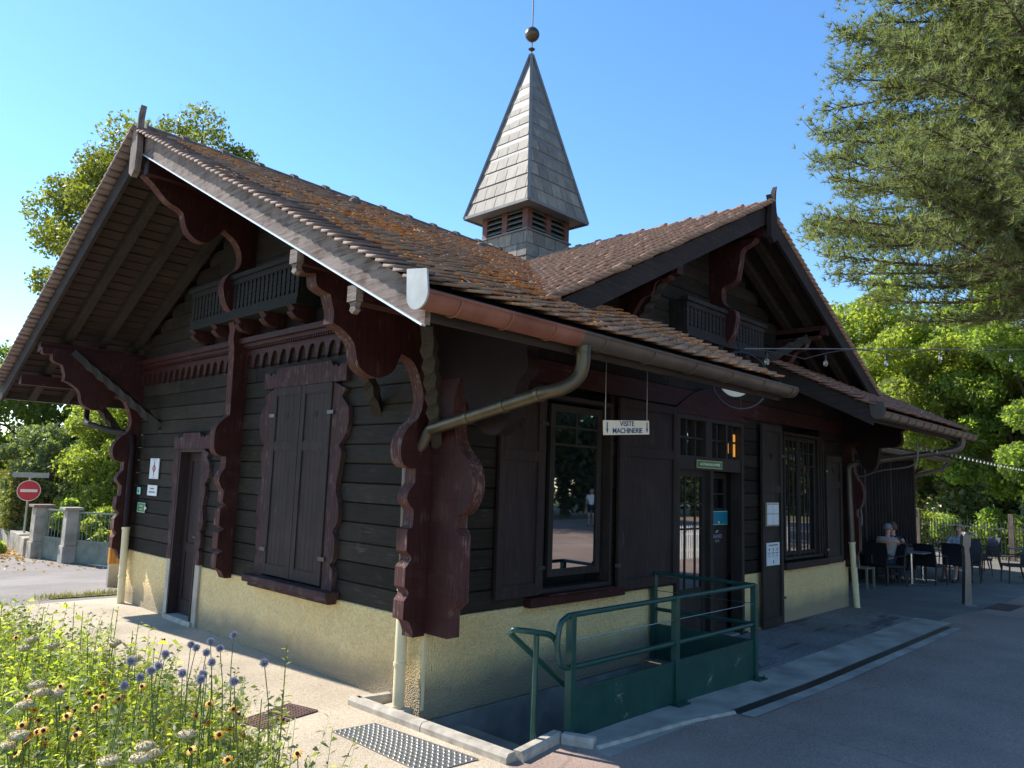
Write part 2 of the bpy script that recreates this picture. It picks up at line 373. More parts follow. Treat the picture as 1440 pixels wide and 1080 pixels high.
# plank walls
def planks(side,L,holes,topfn,ph=.1785,z0=.70,zmax=5.2):
    mb=MB();rn=[];z=z0
    while z<zmax:
        z1=z+ph;a,b=topfn(z1)
        if b-a>.05:
            cuts=[(a,b)]
            for (h0,h1,hz0,hz1) in holes:
                if z+.02<hz1 and z1-.02>hz0:
                    nc=[]
                    for (p,q) in cuts:
                        if h0>p:nc.append((p,min(q,h0)))
                        if h1<q:nc.append((max(p,h1),q))
                    cuts=[c for c in nc if c[1]-c[0]>.02]
            sp=[]
            for (p,q) in cuts:
                while q-p>2.2:
                    r_=p+random.uniform(.9,2.0);sp.append((p,r_-.002));p=r_+.002
                sp.append((p,q))
            for (p,q) in sp:
                d=random.uniform(-.003,.003);e=random.uniform(.003,.006)
                f=fn(side);n=len(mb.v)
                # bevelled lower edge gives the groove
                prof=[(z+e,-.05),(z+e,d-.012),(z+.016,d),(z1-.004,d-.001),(z1-.001,-.012),(z1-.001,-.05)]
                vs=[f(p,zz,dd) for zz,dd in prof]+[f(q,zz,dd) for zz,dd in prof]
                k=len(prof);mb.add(vs,[tuple(range(k)),tuple(range(2*k-1,k-1,-1))]+[(i,(i+1)%k,k+(i+1)%k,k+i) for i in range(k)]);rn+=[random.random()]*(k+2)
        z=z1
    mb.rn=rn;return mb
def topL(z):
    w=(ZR-.13-z)/SL
    return max(0.0,RY-w),min(WY,RY+w)
def topF(z):
    if z<3.56:return 0.0,WX
    w=(ZR-.13-z)/SL;return RX-w,RX+w
pk=planks('L',WY,[(4.2,4.98,0,2.14),(1.40,2.66,.75,2.78)],topL);pk.build('gable_wall','wall_y',B,rnd=pk.rn)
pk=planks('F',WX,[(1.36,2.48,.78,2.70),(3.75,5.44,0,2.72),(6.72,8.12,.8,2.7)],topF);pk.build('front_wall','wall_x',B,rnd=pk.rn)
mb=MB();mb.box(.1,WX,WY-.06,WY,pt,3.6);mb.box(WX-.06,WX,0.05,WY-.06,pt,3.6)
mb.prism([(.0,3.6),(6.6,3.6),(RY,5.25)],lambda u,z,w:(w,u,z),WX-.06,WX);mb.build('rear_wall','plain_wall',B)
for q in ((1.2,1.36,.06,.3,.7,2.8),(2.48,2.6,.06,.3,.7,2.8),(6.6,6.72,.06,.3,.7,2.8),(8.12,8.3,.06,.3,.7,2.8),(3.6,3.75,.05,.32,-.05,2.8),(5.44,5.6,.05,.32,-.05,2.8),(.06,.3,1.2,1.4,.7,2.9),(.06,.3,2.66,2.8,.7,2.9),(.06,.3,4.05,4.2,0,2.3),(.06,.3,4.98,5.1,0,2.3)):
    mb=MB();mb.box(*q);mb.build('jamb_lining','brown_z',B)
# ---------------- roofs
def tiles(name,o,U,V,N,nu,nv,w,e,keep,mat,stag=False,lift=.042,side=.022,thick=.018,jit=1.0):
    o=np.array(o,float);U=np.array(U,float);V=np.array(V,float);N=np.array(N,float)
    I,J=np.meshgrid(np.arange(nu),np.arange(nv),indexing='ij');I=I.ravel().astype(float);J=J.ravel().astype(float)
    if stag:I=I+(J%2)*.5
    cu=(I+.5)*w;cv=(J+.5)*e
    c=o+cu[:,None]*U+cv[:,None]*V
    k=np.array([keep(*p) for p in c]);I=I[k];J=J[k];c=c[k];n=len(I)
    hj=RNG.normal(0,.004*jit,n);vj=RNG.normal(0,.004*jit,n);sk=RNG.normal(0,.004*jit,n)
    vs=np.zeros((n,8,3));q=0
    for (du,dv,top) in ((-.5,-.5,0),(.5,-.5,0),(.5,1.0,0),(-.5,1.0,0),(-.5,-.5,1),(.5,-.5,1),(.5,1.0,1),(-.5,1.0,1)):
        h=(lift if dv<0 else .004)+(side if du>0 else 0)+hj-(0 if top else thick)
        p=c+(du*(w*.985))*U+((dv*e)+vj+(sk if du>0 else 0))[:,None]*V+h[:,None]*N
        vs[:,q]=p;q+=1
    F=np.array([(0,3,2,1),(4,5,6,7),(0,1,5,4),(1,2,6,5),(2,3,7,6),(3,0,4,7)])
    faces=(np.arange(n)[:,None,None]*8+F[None]).reshape(-1,4)
    r=np.repeat(np.clip(RNG.normal(.5,.17,n),0,1),6)
    return fast(name,vs.reshape(-1,3),faces,mat,B,r)
c_=1/math.sqrt(1+SL*SL);s_=SL*c_
TW=.19;TE=.102;slope_len=(RY-EY+.03)/c_
def zt(z):return z-.05
nu=int((RXX-LX)/TW)+1;nv=int(slope_len/TE)
def keep_front(x,y,z):
    if x>RXX or y>RY-.02:return False
    if 3.30<x<5.98 and y<.03:return False
    if y<.02:return True
    return zm(y)>zc(x)-.03
def kfl(x,y,z):return x<RX and keep_front(x,y,z)
def kfr(x,y,z):return x>=RX and keep_front(x,y,z)
oF=(LX-.10,EY-.03,zm(EY-.03)-.05)
tile_mat('tile_verge',(.13,.08,.068),(.24,.16,.14),.0)
tiles('main_roof_tiles',oF,(1,0,0),(0,c_,s_),(0,-s_,c_),nu,nv,TW,TE,lambda x,y,z:x>LX+.05 and kfl(x,y,z),'tile_mossy')
tiles('verge_tiles',oF,(1,0,0),(0,c_,s_),(0,-s_,c_),1,nv,TW,TE,kfl,'tile_verge')
tiles('main_roof_tiles',oF,(1,0,0),(0,c_,s_),(0,-s_,c_),nu,nv,TW,TE,kfr,'tile_red')
tiles('rear_roof_tiles',(RXX,2*RY-EY+.03,zm(EY-.03)-.05),(-1,0,0),(0,-c_,s_),(0,s_,c_),nu,nv,TW,TE,lambda x,y,z:x>LX-.12,'tile_verge')
CY=-.78
def kcl(x,y,z):return y>CY-.04 and (y<.05 and x>1.35 or zc(x)>zm(y)-.04 or y<-.70+.0) and zc(x)>zm(y)-.04
ncv=int((RX-.2)/c_/TE)
x0c=RX-(ncv)*TE*c_
tiles('cross_gable_tiles',(x0c,RY,zc(x0c)-.05),(0,-1,0),(c_,0,s_),(-s_,0,c_),int((RY-CY+.04)/TW)+1,ncv,TW,TE,kcl,'tile_brown',lift=.05,side=.042)
x1c=RX+ncv*TE*c_
tiles('cross_gable_tiles',(x1c,CY-.04,zc(x1c)-.05),(0,1,0),(-c_,0,s_),(s_,0,c_),int((RY-CY+.04)/TW)+1,ncv,TW,TE,kcl,'tile_brown')
rngm=np.random.default_rng(55);Cc=[]
cl=[(rngm.normal(1.2,1.6),rngm.normal(1.6,1.1)) for _ in range(640)]+[(rngm.uniform(-1.2,3.2),rngm.uniform(-1.4,3.0)) for _ in range(380)]+[(RX-4.0+t+rngm.normal(0,.12),RY-4.0+t+rngm.normal(-.1,.15)) for t in rngm.uniform(0,3.9,240)]
for (x,y) in cl:
    k=rngm.integers(8,26);q=rngm.normal(0,.05,size=(k,2));
    for a_,b_ in q:
        X_,Y_=x+a_,y+b_
        if X_<LX-.05 or Y_<EY or Y_>RY-.1:continue
        if X_>3.25 and Y_<0:continue
        zz_=zm(Y_)
        if Y_>CY and zc(X_)>zz_ and X_>.5: continue
        Cc.append((X_,Y_,zz_-.05+rngm.uniform(.030,.050)))
Cc=np.array(Cc);n=len(Cc)
U_=rngm.normal(size=(n,3));Nn=np.array([0,-s_,c_])+rngm.normal(0,.28,size=(n,3));Nn/=np.linalg.norm(Nn,axis=1)[:,None];U_-=(U_*Nn).sum(1)[:,None]*Nn;U_/=np.linalg.norm(U_,axis=1)[:,None];W_=np.cross(Nn,U_)
sz=rngm.uniform(.014,.038,n)[:,None];Vm=np.stack([Cc-U_*sz,Cc-W_*sz*.6,Cc+U_*sz,Cc+W_*sz*.6],1).reshape(-1,3)
m,nt,b,out=nodes('lichen');r=ramp(nt,attr(nt),[(0,(.34,.11,.025)),(.4,(.74,.22,.025)),(.75,(.80,.31,.045)),(1,(.64,.50,.36))]);lk(nt,r.outputs[0],b.inputs['Base Color']);b.inputs['Roughness'].default_value=.95
fast('lichen_growth',Vm,np.arange(n*4).reshape(-1,4),'lichen',B,rngm.uniform(0,1,n))
# boarding under the tiles
def slab(name,poly,zf,th=.03,dz=-.105,mat='darkbeam_x'):
    mb=MB();n=len(poly);a=[(x,y,zf(x,y)+dz) for x,y in poly];b=[(x,y,zf(x,y)+dz+th) for x,y in poly]
    mb.add(a+b,[tuple(range(n-1,-1,-1)),tuple(range(n,2*n))]+[(i,(i+1)%n,n+(i+1)%n,n+i) for i in range(n)]);return mb.build(name,mat,B)
fm=lambda x,y:zm(y);fc=lambda x,y:zc(x)
slab('roof_boarding',[(LX+.02,EY),(3.29,EY),(3.29,0),(1.33,0),(RX,RY),(LX+.02,RY)],fm)
slab('roof_boarding',[(5.99,EY),(RXX,EY),(RXX,RY),(RX,RY),(7.93,0),(5.99,0)],fm)
slab('roof_boarding',[(LX+.02,RY+.001),(RXX,RY+.001),(RXX,2*RY-EY),(LX+.02,2*RY-EY)],fm)
slab('roof_boarding',[(RX+CY-RY,CY+.02),(RX-.001,CY+.02),(RX-.001,RY)],fc,mat='darkbeam_y')
slab('roof_boarding',[(RX+.001,CY+.02),(RX-CY+RY,CY+.02),(RX+.001,RY)],fc,mat='darkbeam_y')
# soffit boards under the gable overhang and the eaves
mb=MB()
for sgn in (1,-1):
    k=0;y=EY+.02
    while y<RY-.1:
        y1=y+.135;ya,yb=(y,y1) if sgn==1 else (2*RY-y,2*RY-y1)
        j=random.uniform(-.004,.002);ov=.012
        za,zb=zm(ya)-.12+j,zm(yb)-.12+j
        mb.add([(LX+.03,ya,za),(.02,ya,za),(.02,yb,zb-ov),(LX+.03,yb,zb-ov),(LX+.03,ya,za+.013),(.02,ya,za+.013),(.02,yb,zb+.013),(LX+.03,yb,zb+.013)],
               [(0,1,2,3),(7,6,5,4),(0,4,5,1),(1,5,6,2),(2,6,7,3),(3,7,4,0)])
        y=y1+.004
mb.build('soffit_boards','brown_x',B)
mb=MB()
for x0,x1 in ((.05,3.27),(6.0,RXX-.03)):
    y=EY+.02
    while y<0:
        y1=y+.135;za,zb=zm(y)-.12,zm(y1)-.12
        mb.add([(x0,y,za),(x1,y,za),(x1,y1,zb-.01),(x0,y1,zb-.01),(x0,y,za+.012),(x1,y,za+.012),(x1,y1,zb+.012),(x0,y1,zb+.012)],[(0,1,2,3),(7,6,5,4),(0,4,5,1),(1,5,6,2),(2,6,7,3),(3,7,4,0)])
        y=y1+.004
mb.build('soffit_boards','brown_x',B)
# rafters
def rafter(a,b,w=.1,h=.12,mat='darkbeam_y'):
    mb=MB();mb.bar(a,b,w,h);return mb.build('rafter',mat,B)
for x in (-1.0,-.56,-.12):
    for sg in (1,-1):
        yE=EY+.05 if sg==1 else 2*RY-EY-.05
        rafter((x,yE,zm(yE)-.19),(x,RY-.02*sg,zm(RY)-.20))
for x in [.45+.55*i for i in range(6)]+[6.15+.6*i for i in range(8)]:
    rafter((x,EY+.05,zm(EY+.05)-.19),(x,.1,zm(.1)-.19))
for y in (-.48,-.16):
    for sg in (-1,1):
        xe=RX+sg*3.75;rafter((xe,y,zc(xe)-.19),(RX+sg*.02,y,zc(RX)-.2),mat='darkbeam_x')
# rake boards (barge boards)
def rake(x,ya,yb,zf,mat,d0=-.055,d1=-.275,axis='x',th=.04,name='barge_board'):
    mb=MB()
    if axis=='x': P=[(x,ya,zf(ya)+d0),(x,yb,zf(yb)+d0),(x,yb,zf(yb)+d1),(x,ya,zf(ya)+d1)];off=(th,0,0)
    else: P=[(ya,x,zf(ya)+d0),(yb,x,zf(yb)+d0),(yb,x,zf(yb)+d1),(ya,x,zf(ya)+d1)];off=(0,th,0)
    Q=[tuple(a+b for a,b in zip(p,off)) for p in P];mb.add(P+Q,[(0,1,2,3),(7,6,5,4),(0,4,5,1),(1,5,6,2),(2,6,7,3),(3,7,4,0)]);return mb.build(name,mat,B)
rake(LX,EY-.0,RY,zm,'grey_y',d0=-.075,d1=-.285);rake(LX,RY,2*RY-EY,zm,'darkbeam_y')
rake(RXX-.04,EY,RY,zm,'darkbeam_y');rake(RXX-.04,RY,2*RY-EY,zm,'darkbeam_y')
rake(CY,RX-4.06,RX,zc,'darkbeam_x',axis='y');rake(CY,RX,RX+4.06,zc,'darkbeam_x',axis='y')
rake(3.26,EY,-.02,zm,'darkbeam_y',d1=-.24);rake(5.97,EY,-.02,zm,'darkbeam_y',d1=-.30)
# a thin lead edge under the front left board
mb=MB();mb.bar((LX-.008,EY,zm(EY)-.291),(LX-.008,RY-.02,zm(RY)-.30),.03,.012);mb.build('edge_flashing','zinc',B)
# eave fascias
for x0,x1 in ((LX+.04,3.26),(6.01,RXX-.04)):
    mb=MB();mb.box(x0,x1,EY+.004,EY+.03,zm(EY)-.26,zm(EY)-.075);mb.build('eave_board','darkbeam_x',B)
mb=MB();mb.box(LX+.04,RXX-.04,2*RY-EY-.03,2*RY-EY,zm(EY)-.22,zm(EY)-.075);mb.build('eave_board','darkbeam_x',B)
# ridge tiles
def ridge(a,b,mat,n):
    a=Vector(a);b=Vector(b);d=(b-a)/n;mb=MB();side=d.normalized().cross(Vector((0,0,1)))
    for i in range(n):
        for (t0,t1,r) in ((0,.84,.075),(.84,1.0,.095)):
            p0=a+d*(i+t0);p1=a+d*(i+t1);k=8;vs=[]
            for p,rr in ((p0,r),(p1,r*(.93 if r<.08 else 1))):
                for j in range(k+1):
                    t=math.pi*j/k;vs.append(p+side*math.cos(t)*rr+Vector((0,0,1))*(math.sin(t)*rr-.055))
            mb.add(vs,[(j,j+1,k+2+j,k+1+j) for j in range(k)]+[tuple(range(k+1)),tuple(range(2*k+1,k,-1))])
    return mb.build('ridge_tiles',mat,B,rnd=None)
simple('ridge_mossy',(.13,.095,.075),.85,.4,12,.4,40);simple('ridge_brown',(.24,.15,.12),.85,.25,12,.3,40)
ridge((LX,RY,ZR+.01),(3.95,RY,ZR+.01),'ridge_mossy',12);ridge((5.4,RY,ZR+.01),(RXX,RY,ZR+.01),'ridge_mossy',13);ridge((RX,CY,ZR+.01),(RX,2.65,ZR+.01),'ridge_brown',9)
mb=MB();mb.bar((RX-3.95,RY-3.95,zm(RY-3.95)-.035),(RX-.4,RY-.4,zm(RY-.4)-.035),.14,.02);mb.build('valley_gutter','gutter_brown',B)
# vent tiles
for (x,y,k) in ((.9,2.75,'m'),(2.9,2.6,'m'),(RX-.42,-.1,'c'),(RX-.42,1.5,'c')):
    z=(zm(y) if k=='m' else zc(x));mb=MB();mb.lathe([(.075,-.06),(.075,.02),(.05,.05),(.0,.06)],(x,y,z),10);mb.build('vent_tile','ridge_brown' if k=='c' else 'ridge_mossy',B,smooth=True)
# finials (horned boards)
def finial(f,mat):
    out=segs([(-.08,-.34),(-.088,-.1),(-.07,.04),(-.058,.14),(-.066,.26),(-.095,.36)],[(-.095,.36),(-.04,.27),(-.02,.15),(.0,.10)],[(.0,.10),(.025,.12),(.05,.17),(.10,.20)],[(.10,.20),(.072,.12),(.07,.03),(.088,-.1),(.08,-.34)],[(.0,-.40)])
    mb=MB();mb.prism(out,f,-.03,.03);return mb.build('finial',mat,B)
finial(lambda u,z,w:(LX-.055+w,RY+u,5.25+z),'grey_z');finial(lambda u,z,w:(RX-u,CY-.055+w,5.28+z),'brown_z')
# purlins
for (y,z) in ((-.02,3.405),(-.79,3.015),(RY,4.99),(6.62,3.405),(7.39,3.015)):
    mb=MB();mb.box(LX+.045 if y<.5 else LX+.06,.1 if abs(y-3)<3.7 and y>-.5 else -.55,y-.06,y+.06,z-.07,z+.07);mb.build('purlin','red_x',B)
for y,z,m_ in ((-.02,3.405,'grey_y'),(-.79,3.015,'grey_y')):
    mb=MB();mb.box(LX-.012,LX+.043,y-.05,y+.05,z-.065,z+.04);mb.prism([(-.04,-.068),(.04,-.068),(.022,-.095),(.036,-.12),(.0,-.145),(-.036,-.12),(-.022,-.095)],lambda u,v,w:(w,y+u,z+v),LX+.0,LX+.04);mb.build('purlin_end',m_,B)
for (x,z) in ((RX,5.05),(2.65,4.12),(6.61,4.12)):
    mb=MB();mb.box(x-.06,x+.06,CY+.045,.05,z-.07,z+.07);mb.build('purlin','red_y',B)
# carved consoles
CL=segs([(0,3.42),(1.33,3.38)],[(1.33,3.38),(1.30,3.30),(1.20,3.31)],[(1.20,3.31),(1.18,3.22),(1.07,3.18)],[(1.07,3.18),(1.03,3.06),(1.03,2.97)],
  [(1.03,2.97),(.93,2.93),(.83,2.84),(.79,2.70),(.71,2.63),(.58,2.61),(.45,2.68),(.38,2.83)],
  [(.38,2.83),(.25,2.78),(.17,2.65),(.127,2.5),(.16,2.34),(.25,2.26),(.315,2.17),(.335,2.07),(.31,1.96),(.24,1.92),(.17,1.92)],
  [(.17,1.80)],[(.17,1.80),(.23,1.73),(.24,1.66),(.19,1.60)],[(.17,1.58)],[(.17,1.46)],[(.17,1.46),(.19,1.44),(.225,1.43)],[(.225,1.26)],[(.225,1.26),(.18,1.22),(.17,1.19)],[(.225,1.13)],[(.225,.98)],[(.225,.98),(.19,.95),(.18,.92)],[(.225,.87)],[(.225,.73)],[(.225,.73),(.16,.70),(.12,.62)],[(.12,.58)],[(0,.58)])
mb=MB();mb.prism(CL,lambda u,z,w:(-u,w,z),-.005,.13);mb.build('console','red_z',B,edge='red_edge_z')
mb=MB();mb.prism(CL,lambda u,z,w:(-u,w,z),6.47,6.605);mb.build('console','red_z',B,edge='red_edge_z')
CM=segs([(0,4.94),(1.33,4.94)],[(1.33,4.94),(1.215,4.86),(1.06,4.72),(.90,4.65),(.85,4.51),(.79,4.42),(.69,4.37),(.57,4.39),(.42,4.57)],
  [(.42,4.57),(.27,4.48),(.19,4.34),(.20,4.18),(.32,4.06),(.37,3.92),(.32,3.73),(.24,3.62),(.19,3.45)],[(.19,3.45),(.2,3.33),(.18,3.17),(.17,2.6),(.17,2.47)],
  [(.17,2.47),(.28,2.37),(.32,2.28),(.32,2.10),(.27,2.02),(.17,2.0)],[(.17,1.88)],[(.17,1.88),(.22,1.80),(.23,1.72),(.17,1.62)],[(.17,1.5)],[(.13,1.46)],[(.19,1.42)],[(.19,1.24)],[(.13,1.2)],[(.19,1.16)],[(.19,.99)],[(.13,.96)],[(.19,.92)],[(.19,.78)],[(.12,.74)],[(.08,.66)],[(0,.66)])
mb=MB();mb.prism(CM,lambda u,z,w:(-u,w,z),3.36,3.49);mb.build('console','red_z',B,edge='red_edge_z')
CF=segs([(0,3.42),(.25,3.40),(1.12,2.97)],[(1.12,2.88)],[(1.12,2.88),(1.04,2.84),(1.05,2.74),(1.04,2.66),(.95,2.58),(.91,2.42),(.84,2.26),(.72,2.19),(.55,2.24),(.42,2.42),(.32,2.66)],
  [(.32,2.66),(.25,2.55),(.24,2.4),(.265,2.28),(.29,2.16),(.36,2.06),(.45,1.98),(.50,1.86),(.50,1.74),(.45,1.63),(.38,1.57),(.32,1.56)],[(.32,1.46)],[(.37,1.40)],[(.37,1.05)],[(.37,.88)],[(.28,.80)],[(.28,.60)],[(0,.60)])
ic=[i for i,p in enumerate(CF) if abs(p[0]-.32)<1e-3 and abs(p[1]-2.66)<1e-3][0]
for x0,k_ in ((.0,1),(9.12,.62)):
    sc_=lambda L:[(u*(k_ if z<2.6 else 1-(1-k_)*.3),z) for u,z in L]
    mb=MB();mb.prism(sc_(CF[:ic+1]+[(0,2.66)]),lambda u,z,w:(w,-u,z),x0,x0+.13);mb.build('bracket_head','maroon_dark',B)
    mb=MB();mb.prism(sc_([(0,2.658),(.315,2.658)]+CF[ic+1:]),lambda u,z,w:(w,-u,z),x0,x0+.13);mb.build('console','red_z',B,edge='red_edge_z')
CC=segs([(0,5.0),(.66,5.0)],[(.66,5.0),(.60,4.92),(.46,4.85),(.42,4.65),(.37,4.47),(.20,4.40),(.18,4.27),(.22,4.17),(.37,4.05),(.34,3.8),(.25,3.66)],[(.0,3.6)])
mb=MB();mb.prism(CC,lambda u,z,w:(w,-u,z),RX-.06,RX+.06);mb.build('console','red_z',B,edge='red_edge_z')
CS=segs([(0,4.12),(.66,4.12)],[(.66,4.12),(.62,4.02),(.48,4.0),(.42,3.88),(.30,3.84),(.22,3.74)],[(.22,3.74),(.14,3.6),(.17,3.45),(.1,3.3)],[(0,3.3)])
for x0 in (2.59,6.55):
    mb=MB();mb.prism(CS,lambda u,z,w:(w,-u,z),x0,x0+.12);mb.build('console','red_z',B,edge='red_edge_z')
# twisted struts
def strut(a,b,w=.105,amp=.010,n=8,mat='olive_z'):
    a=Vector(a);b=Vector(b);d=(b-a);L=d.length;d/=L;u=d.cross(Vector((0,0,1))).normalized();v=d.cross(u)
    mb=MB();k=n*2+1;base=0;ring=[]
    for i in range(k):
        t=i/(k-1);p=a+d*L*t;tw=.35*(i%2);edge=i<2 or i>k-3
        r=w*.62+(amp if i%2 and not edge else -amp*.3)
        for j in range(4):
            an=math.pi/4+math.pi/2*j+(0 if edge else tw);q=p+(u*math.cos(an)+v*math.sin(an))*r;mb.v.append(tuple(q))
    for i in range(k-1):
        for j in range(4): mb.f.append((i*4+j,i*4+(j+1)%4,(i+1)*4+(j+1)%4,(i+1)*4+j))
    mb.f.append((3,2,1,0));mb.f.append(tuple((k-1)*4+j for j in range(4)))
    return mb.build('strut',mat,B)
strut((-.68,-.68,2.95),(.02,-.04,2.12))
strut((-.95,.12,3.36),(.02,.80,2.42));strut((-.95,6.45,3.36),(.02,5.77,2.40))
strut((-.95,6.6,3.2),(-.0,7.2,2.3))
strut((2.66,-.66,4.22),(2.72,-.02,3.45));strut((7.0,-.62,4.25),(5.75,-.05,3.55),.13)
# cornice, dentils and scalloped band on the gable wall
mb=MB();wbox(mb,'L',.13,3.36,3.29,3.35,0,.13);wbox(mb,'L',3.49,6.47,3.29,3.35,0,.13);wbox(mb,'L',.13,3.36,3.25,3.29,0,.09);wbox(mb,'L',3.49,6.47,3.25,3.29,0,.09)
mb.build('cornice','red_y',B)
mb=MB();y=.14
while y<6.45:
    if not(3.33<y<3.49): wbox(mb,'L',y,y+.022,3.225,3.25,.0,.075)
    y+=.044
wbox(mb,'L',.135,3.355,3.23,3.247,0,.03);wbox(mb,'L',3.495,6.465,3.23,3.247,0,.03);mb.build('dentil_band','red_y',B)
mb=MB()
for (a,b) in ((.13,3.36),(3.49,6.47)):
    n=round((b-a)/.19);w=(b-a)/n;pts=[(a,3.225),(a,3.02)]
    for i in range(n):
        u=a+i*w
        for j in range(0,9):
            t=math.pi*j/8;pts.append((u+w/2-(w*.36)*math.cos(t),3.06+.11*math.sin(t)))
        pts.append((u+w-.012,3.03));pts.append((u+w-.001,3.0))
    pts.append((b,3.225));mb.prism(pts,fn('L'),.0,.035)
mb.build('scalloped_band','red_y',B)
# red lintel band on the front
mb=MB();pts=[(.13,3.0),(.13,2.80),(3.55,2.80)]+[(3.55+.6*(1-math.cos(math.pi*i/16))+0,2.80+.0) for i in range(1,3)]+[(9.1,2.80),(9.1,3.0)]
wbox(mb,'F',.6,9.1,2.80,3.02,0,.03);mb.build('lintel_band','red_x',B)
mb=MB()
pts=[(5.5,2.72),(3.6,2.72)]+[(3.6+.02*0+1.9*i/20,2.72+.36*math.sin(math.pi*i/20)) for i in range(1,20)]
mb.prism(pts,fn('F'),.031,.055);mb.build('door_arch_board','red_x',B)
# balconies
def balcony(side,u0,u1,z0,z1,d,mat,nc,rmat):
    b=MB();wbox(b,side,u0,u1,z0-.06,z0,0.01,d);base=b.build('balcony','%s_%s'%(mat,'y' if side=='L' else 'x'),B)
    b=MB();wbox(b,side,u0-.03,u1+.03,z1-.03,z1+.02,d-.08,d+.02);wbox(b,side,u0,u1,z1-.09,z1-.03,d-.05,d-.01);wbox(b,side,u0,u1,z0,z0+.06,d-.05,d-.01)
    for uu in (u0,u1-.03):wbox(b,side,uu,uu+.03,z0,z1,0.01,d-.05)
    n=int((u1-u0)/.088);w=(u1-u0)/n;h=z1-.09-(z0+.06);f=fn(side)
    for i in range(n):
        c=u0+(i+.5)*w;pr=[(.0,.30),(.12,.30),(.2,.40),(.34,.32),(.44,.40),(.5,.28),(.56,.40),(.66,.32),(.8,.40),(.88,.30),(1,.30)]
        pts=[(c-k*w,z0+.06+t*h) for t,k in pr]+[(c+k*w,z0+.06+t*h) for t,k in reversed(pr)]
        b.prism(pts,f,d-.04,d-.02)
    b.build('railing','%s_z'%mat,base)
    for i in range(nc):
        c=u0+.12+(u1-u0-.24)*i/(nc-1);pf=segs([(0.0,z0-.06),(d+.02,z0-.06)],[(d+.02,z0-.06),(d-.02,z0-.10),(d+.0,z0-.14),(d-.06,z0-.19),(d-.12,z0-.20)],[(0,z0-.22)])
        b=MB();g=fn(side)
        b.prism(pf,lambda p,q,w_:g(w_,q,p),c-.055,c+.055);b.build('corbel',rmat,base)
balcony('L',1.90,4.45,3.60,4.04,.27,'darkstain',5,'red_z')
balcony('F',3.62,5.66,3.68,4.07,.25,'olive',6,'brown_z')
# ---------------- window with closed shutters on the gable wall
WO=[(.17,.80),(.17,1.0),(.12,1.06),(.17,1.12),(.17,1.3),(.13,1.36),(.2,1.44),(.2,1.60),(.14,1.74),(.17,1.9),(.2,2.08),(.15,2.14),(.23,2.22),(.28,2.34),(.27,2.48),(.20,2.55),(.15,2.60),(.22,2.66),(.22,2.80)]
def surround(name,u0,u1,zb,zt_,hz,mat,side='L',d=.05,s0=1.0,clip=None):
    w=MB()
    sc=(zt_-zb)/(2.74-.80)
    for sg,u in ((-1,u0),(1,u1)):
        pts=[(u+sg*a*s0,zb+(z-.80)*sc) for a,z in cat(WO[:-1],3)]
        pts=[(u+sg*a,max(zb,min(z,zt_-.002))) for a,z in [(abs(p-u),q) for p,q in pts]]
        w.prism([(u,zb)]+pts+[(u,zt_-.002)],fn(side),0,d)
    a=u0-.22*s0;b=u1+.22*s0
    w.prism([(a,zt_),(b,zt_),(b,zt_+hz*.8),(b-.1,zt_+hz*.8),(b-.14,zt_+hz*.65),(b-.19,zt_+hz*.82),(b-.23,zt_+hz*.7),(b-.28,zt_+hz),(a+.28,zt_+hz),(a+.23,zt_+hz*.7),(a+.19,zt_+hz*.82),(a+.14,zt_+hz*.65),(a+.1,zt_+hz*.8),(a,zt_+hz*.8)],fn(side),0,d+.012)
    return w.build(name,mat,B)
surround('window_surround',1.46,2.60,.74,2.74,.21,'mauve_z')
mb=MB();wbox(mb,'L',1.22,2.84,.70,.775,0,.15);wbox(mb,'L',1.26,2.80,.655,.70,0,.10);mb.build('window_sill','mauve_y',B,bevel=.012)
def shutter(side,u0,u1,z0,z1,mat,d=.03,heart=True,split=.66,hinge=1,name='shutter',grooves=True,d1=None,parent=None):
    if d1 is None:d1=d+.035
    mb=MB();w=(u1-u0);st=min(.075,w*.2)
    wbox(mb,side,u0,u0+st,z0,z1,d,d1);wbox(mb,side,u1-st,u1,z0,z1,d,d1)
    zs=z0+(z1-z0)*split
    for a,b in ((z0,z0+.10),(zs,zs+.08),(z1-.08,z1)):wbox(mb,side,u0+st,u1-st,a,b,d,d1-.002)
    for a,b in ((z0+.10,zs),(zs+.08,z1-.08)):
        n=max(2,int((w-2*st)/.075)) if grooves else 1;pw=(w-2*st)/n
        for i in range(n):
            wbox(mb,side,u0+st+i*pw+.0015,u0+st+(i+1)*pw-.0015,a,b,d+.002,d1-(.014 if grooves else .026))
    # small moulding
    for a,b in ((z0+.10,zs),(zs+.08,z1-.08)):
        wbox(mb,side,u0+st,u1-st,a,a+.012,d1-.016,d1-.006);wbox(mb,side,u0+st,u1-st,b-.012,b,d1-.016,d1-.006)
    o=mb.build(name,mat,parent or B)
    if heart:
        c=(u0+u1)/2;hz=zs+.08+(z1-.08-zs-.08)*.55;h=MB()
        pts=[]
        for i in range(24):
            t=2*math.pi*i/24;pts.append((c+.0026*16*math.sin(t)**3,hz+.003*(13*math.cos(t)-5*math.cos(2*t)-2*math.cos(3*t)-math.cos(4*t))))
        h.prism(pts,fn(side),d1-.02,d1-.012);h.build('dark_heart','core_dark',o)  # solid dark heart, its colour painting the shade inside an opening
    for k in range(2 if hinge else 0):
        zz=z0+(z1-z0)*(.12 if k==0 else .84);h=MB();uu=u1 if hinge==1 else u0
        wbox(h,side,uu-.06,uu+.05,zz,zz+.035,d1,d1+.008);h.build('hinge','black_metal',o)
    return o
shutter('L',1.47,2.025,.80,2.735,'brown_z',hinge=-1);shutter('L',2.035,2.59,.80,2.735,'brown_z',hinge=1)
